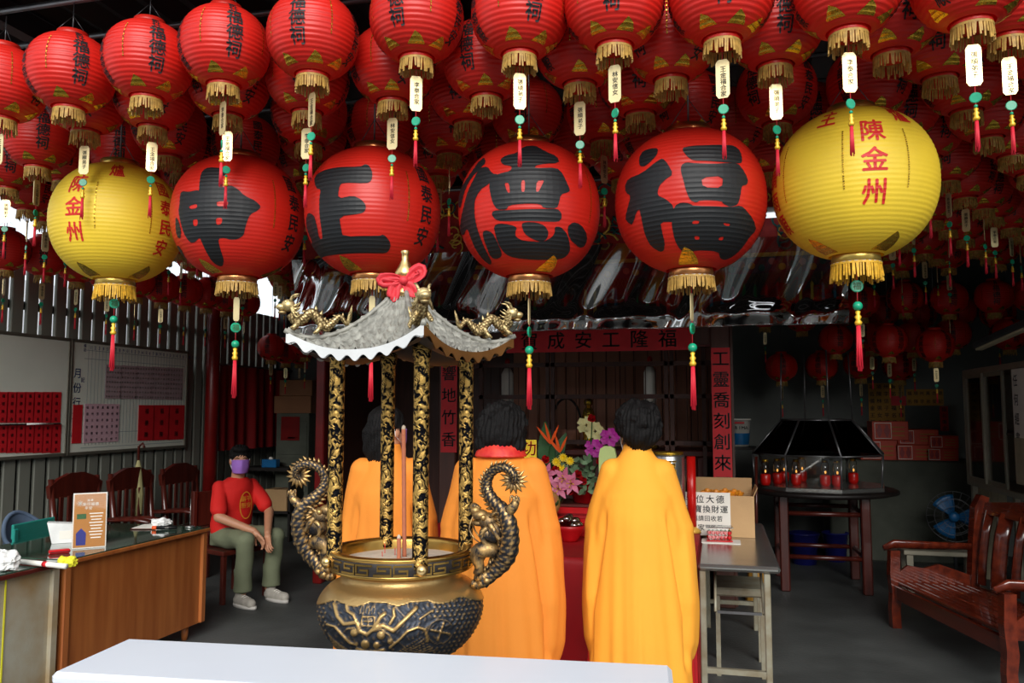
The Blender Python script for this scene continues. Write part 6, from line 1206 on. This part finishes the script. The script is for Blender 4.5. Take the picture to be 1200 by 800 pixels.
# glazed cabinet on the right with a paper notice
CX = 2.3; y0, y1 = 6.35, at(1132, 480, X=CX).y; z0_, z1_ = .92, at(1140, 438, X=CX).z + .02
t = thing('glazed_cabinet', 'beige framed cabinet with sliding glass doors on the right', 'cabinet', (CX, (y0 + y1) / 2, 0), R_(-90)); L = y1 - y0
MB().box((0, .42, (z0_ + z1_) / 2), (L, .02, z1_ - z0_)).build('back_panel', 'near_black', t)
for z in (z0_, z1_): MB().box((0, .2, z), (L, .44, .05), ch=.006).build('rail', 'cab_frame', t)
for sx in (-1, 1): MB().box((sx * (L / 2 - .02), .2, (z0_ + z1_) / 2), (.045, .44, z1_ - z0_), ch=.006).build('side_frame', 'cab_frame', t)
for i, x in enumerate((-L / 2 + .3, -L / 2 + .78, L / 2 - .4)):
    dr = MB()
    for sx in (-1, 1): dr.box((x + sx * .23, -.005 + .02 * (i % 2), (z0_ + z1_) / 2), (.035, .02, z1_ - z0_ - .05))
    for z in (z0_ + .04, z1_ - .04): dr.box((x, -.005 + .02 * (i % 2), z), (.46, .02, .04))
    d_ = dr.build('sliding_door', 'cab_frame', t); MB().box((x, -.004 + .02 * (i % 2), (z0_ + z1_) / 2), (.43, .004, z1_ - z0_ - .08)).build('pane', 'glass', d_)
MB().box((0, .2, 1.4), (L - .06, .36, .015)).build('shelf', 'near_black', t)
for sx in (-1, 1):
    for y in (.03, .38): MB().box((sx * (L / 2 - .04), y, z0_ / 2), (.05, .05, z0_), ch=.006).build('leg', 'cab_frame', t)
py_ = at(1192, 500, X=CX - .04).y; zt_, zb_ = at(1190, 432, X=CX - .04).z, at(1190, 566, X=CX - .04).z
o_ = sheet('paper_notice', 'white vertical paper notice with black characters on the glazed cabinet', 'notice', Matrix.Translation((CX - .035, py_ - .1, (zt_ + zb_) / 2)) @ Matrix.Rotation(R_(-90), 4, 'Z'), .36, zt_ - zb_, 'paper', column('任何經書', -.1, (zt_ - zb_) / 2 - .09, .1, 1.5)); MB().box((0, -.004, -(zt_ - zb_) * .3), (.36, .002, (zt_ - zb_) * .4)).build('lower_sheet', 'tile_beige', o_)
# fan, stacked boards, red gift boxes, posters, lamp fixture
q = at(1118, 605, Y=8.75); t = thing('standing_fan', 'standing fan with blue blades behind the bench', 'fan', (q.x, 8.75, 0)); MB().lathe([(.2, 0), (.2, .03), (.05, .05)], 24).build('base', 'steel_dark', t); MB().cyl((0, 0, .04), (0, .05, q.z - .1), .018).build('pole', 'steel_dark', t); X = Matrix.Translation((0, 0, q.z)) @ Matrix.Rotation(R_(90), 4, 'X') @ Matrix.Rotation(R_(-12), 4, 'Y')
for i in range(3):
    b_ = MB(); b_.grid(lambda u, v: ((.04 + .17 * u) * math.cos(i * 2.094 + (v - .5) * 1.3 * (1 - .2 * u)), (.04 + .17 * u) * math.sin(i * 2.094 + (v - .5) * 1.3 * (1 - .2 * u)), .03 * (v - .5)), 6, 6, X=X); b_.build('blade', 'blue_plastic', t).modifiers.new('t', 'SOLIDIFY').thickness = .004
MB().lathe([(.045, -.05), (.045, .05), (.02, .06)], 16, X=X).build('hub', 'blue_plastic', t); cg = MB()
for s_ in (-.06, .06):
    for r in (.24, .17, .1): cg.tube([X @ Vector((r * math.cos(a), r * math.sin(a), s_ * (1 if r < .2 else .1))) for a in np.linspace(0, 2 * PI, 33)], .003, 4)
    for i in range(20): a = i * PI / 10; cg.tube([X @ Vector((r * math.cos(a), r * math.sin(a), s_ * (1 if r < .2 else .1))) for r in (.05, .17, .24)], .002, 4)
cg.build('guard', 'pipe', t); MB().cyl((0, .05, q.z), (0, .16, q.z), .06, .05).build('motor', 'steel_dark', t)
for i in range(4):
    q = at(1146, 600, Y=8.6); t = thing('folding_board', 'narrow beige board leaning behind the bench, %s from left' % NTH[i], 'board', (q.x + .06 * i, 8.75 - .03 * i, 0), R_(-40), 'boards leaning behind the bench'); X = Matrix.Rotation(R_(-7), 4, 'X'); MB().box((0, 0, .55), (.1, .02, 1.1), X=X, ch=.004).build('plank', 'tile_beige', t); MB().box((0, -.012, .9), (.1, .006, .03), X=X).build('cleat', 'cab_frame', t)
q = at(1098, 650, Y=8.9); t = thing('low_bench', 'small beige wooden stool seen under the bench armrest', 'stool', (at(1105, 690, Y=7.6).x, 7.7, 0)); MB().box((0, 0, .4), (.6, .3, .04), ch=.006).build('seat', 'cab_frame', t)
for sx in (-1, 1):
    for sy in (-1, 1): MB().box((sx * .25, sy * .11, .19), (.05, .05, .38)).build('leg', 'cab_frame', t)
CT = 1.062
def giftbox(lab, px, z, w_, h_, y=9.62, d_=.3):
    q = at(px, 530, Y=9.48); t = thing('gift_box', lab, 'box', (q.x, y, z), 0, 'stacked orange red gift boxes'); MB().box((0, 0, h_ / 2), (w_, d_, h_), ch=.004).build('carton', 'orange_box', t)
    s_ = h_ * .42; x0 = -w_ / 2 + s_ * 1.05 + .02
    pn = MB().box((x0, -d_ / 2 - .001, h_ / 2), (s_ * 2.0, .003, h_ * .86)).build('picture_panel', 'paper', t); MB().box((x0, -d_ / 2 - .003, h_ / 2), (s_ * 1.85, .002, h_ * .78)).build('picture_ground', 'orange_box', pn)
    for k_ in (-1, 1): MB().prism([(-.04, -.5), (.04, -.5), (.2, -.1), (.2, .1), (.1, .25), (.1, .45), (-.1, .45), (-.1, .25), (-.2, .1), (-.2, -.1)], .002, X=Matrix.Translation((x0 + k_ * s_ * .45, -d_ / 2 - .005, h_ / 2)) @ Matrix.Scale(h_ * .7, 4)).build('vase_picture', 'vase_red', pn)
    for k_ in range(3): MB().box((w_ * .22, -d_ / 2 - .001, h_ * (.25 + .22 * k_)), (w_ * .34, .002, h_ * .06)).build('print_line', 'poster_yellow', t)
giftbox('orange red gift box at the bottom left of the stack on the counter', 1030, CT, .37, .21); giftbox('orange red gift box on top at the left, highest of the stack', 1044, CT + .212, .36, .2); giftbox('orange red gift box at the bottom middle of the stack', 1071, CT, .36, .165); giftbox('orange red gift box in the middle of the upper layer', 1077, CT + .167, .4, .16, 9.64); giftbox('orange red gift box at the bottom right of the stack', 1104, CT, .31, .13); giftbox('small orange red gift box at the top right of the stack', 1106, CT + .132, .29, .13)
PY = YB - .004
def poster(lab, px0, py0, px1, py1, m, cols, rows, ink='near_black', y=PY):
    a, b = at(px0, py0, Y=y), at(px1, py1, Y=y); w_, h_ = b.x - a.x, a.z - b.z; items = []; st = w_ / max(1, cols); rs = h_ / max(1, rows); chs = '福德功名記項備註陳金州林王李張黃信女弟子合家平安'
    for c in range(cols):
        for r in range(rows): items.append((chs[(c * 5 + r * 3) % len(chs)], -w_ / 2 + st * (c + .5), h_ / 2 - rs * (r + .5), min(st, rs) * .75))
    sheet('poster', lab, 'poster', Matrix.Translation(((a.x + b.x) / 2, y, (a.z + b.z) / 2)), w_, h_, m, items, ink)
poster('large dull yellow poster with dark characters on the back wall', 1017, 449, 1061, 499, 'poster_yellow', 5, 6); poster('wide dull orange banner strip on the back wall beside the yellow poster', 1062, 456, 1106, 475, 'poster_yellow', 6, 2); poster('small bright red paper pasted on the yellow poster', 1044, 464, 1062, 475, 'red_paper', 0, 0, y=PY - .01); poster('narrow red vertical strip on the back wall above the gift boxes', 1101, 476, 1112, 505, 'red_paper', 1, 4)
a, b = at(1145, 405, Y=6.9), at(1215, 374, Y=6.2); t = thing('lamp_fixture', 'dark slanting lamp bracket hanging at the right frame edge', 'lamp', a); d_ = b - a; MB().box((d_.length / 2, 0, 0), (d_.length, .09, .05), X=d_.to_track_quat('X', 'Z').to_matrix().to_4x4(), ch=.01).build('housing', 'steel_dark', t); MB().box((d_.length / 2, 0, -.03), (d_.length * .96, .05, .02), X=d_.to_track_quat('X', 'Z').to_matrix().to_4x4()).build('diffuser', 'tile_beige', t); MB().cyl(tuple(d_), (XR - a.x, d_.y, d_.z), .015).build('wall_bracket', 'steel_dark', t)
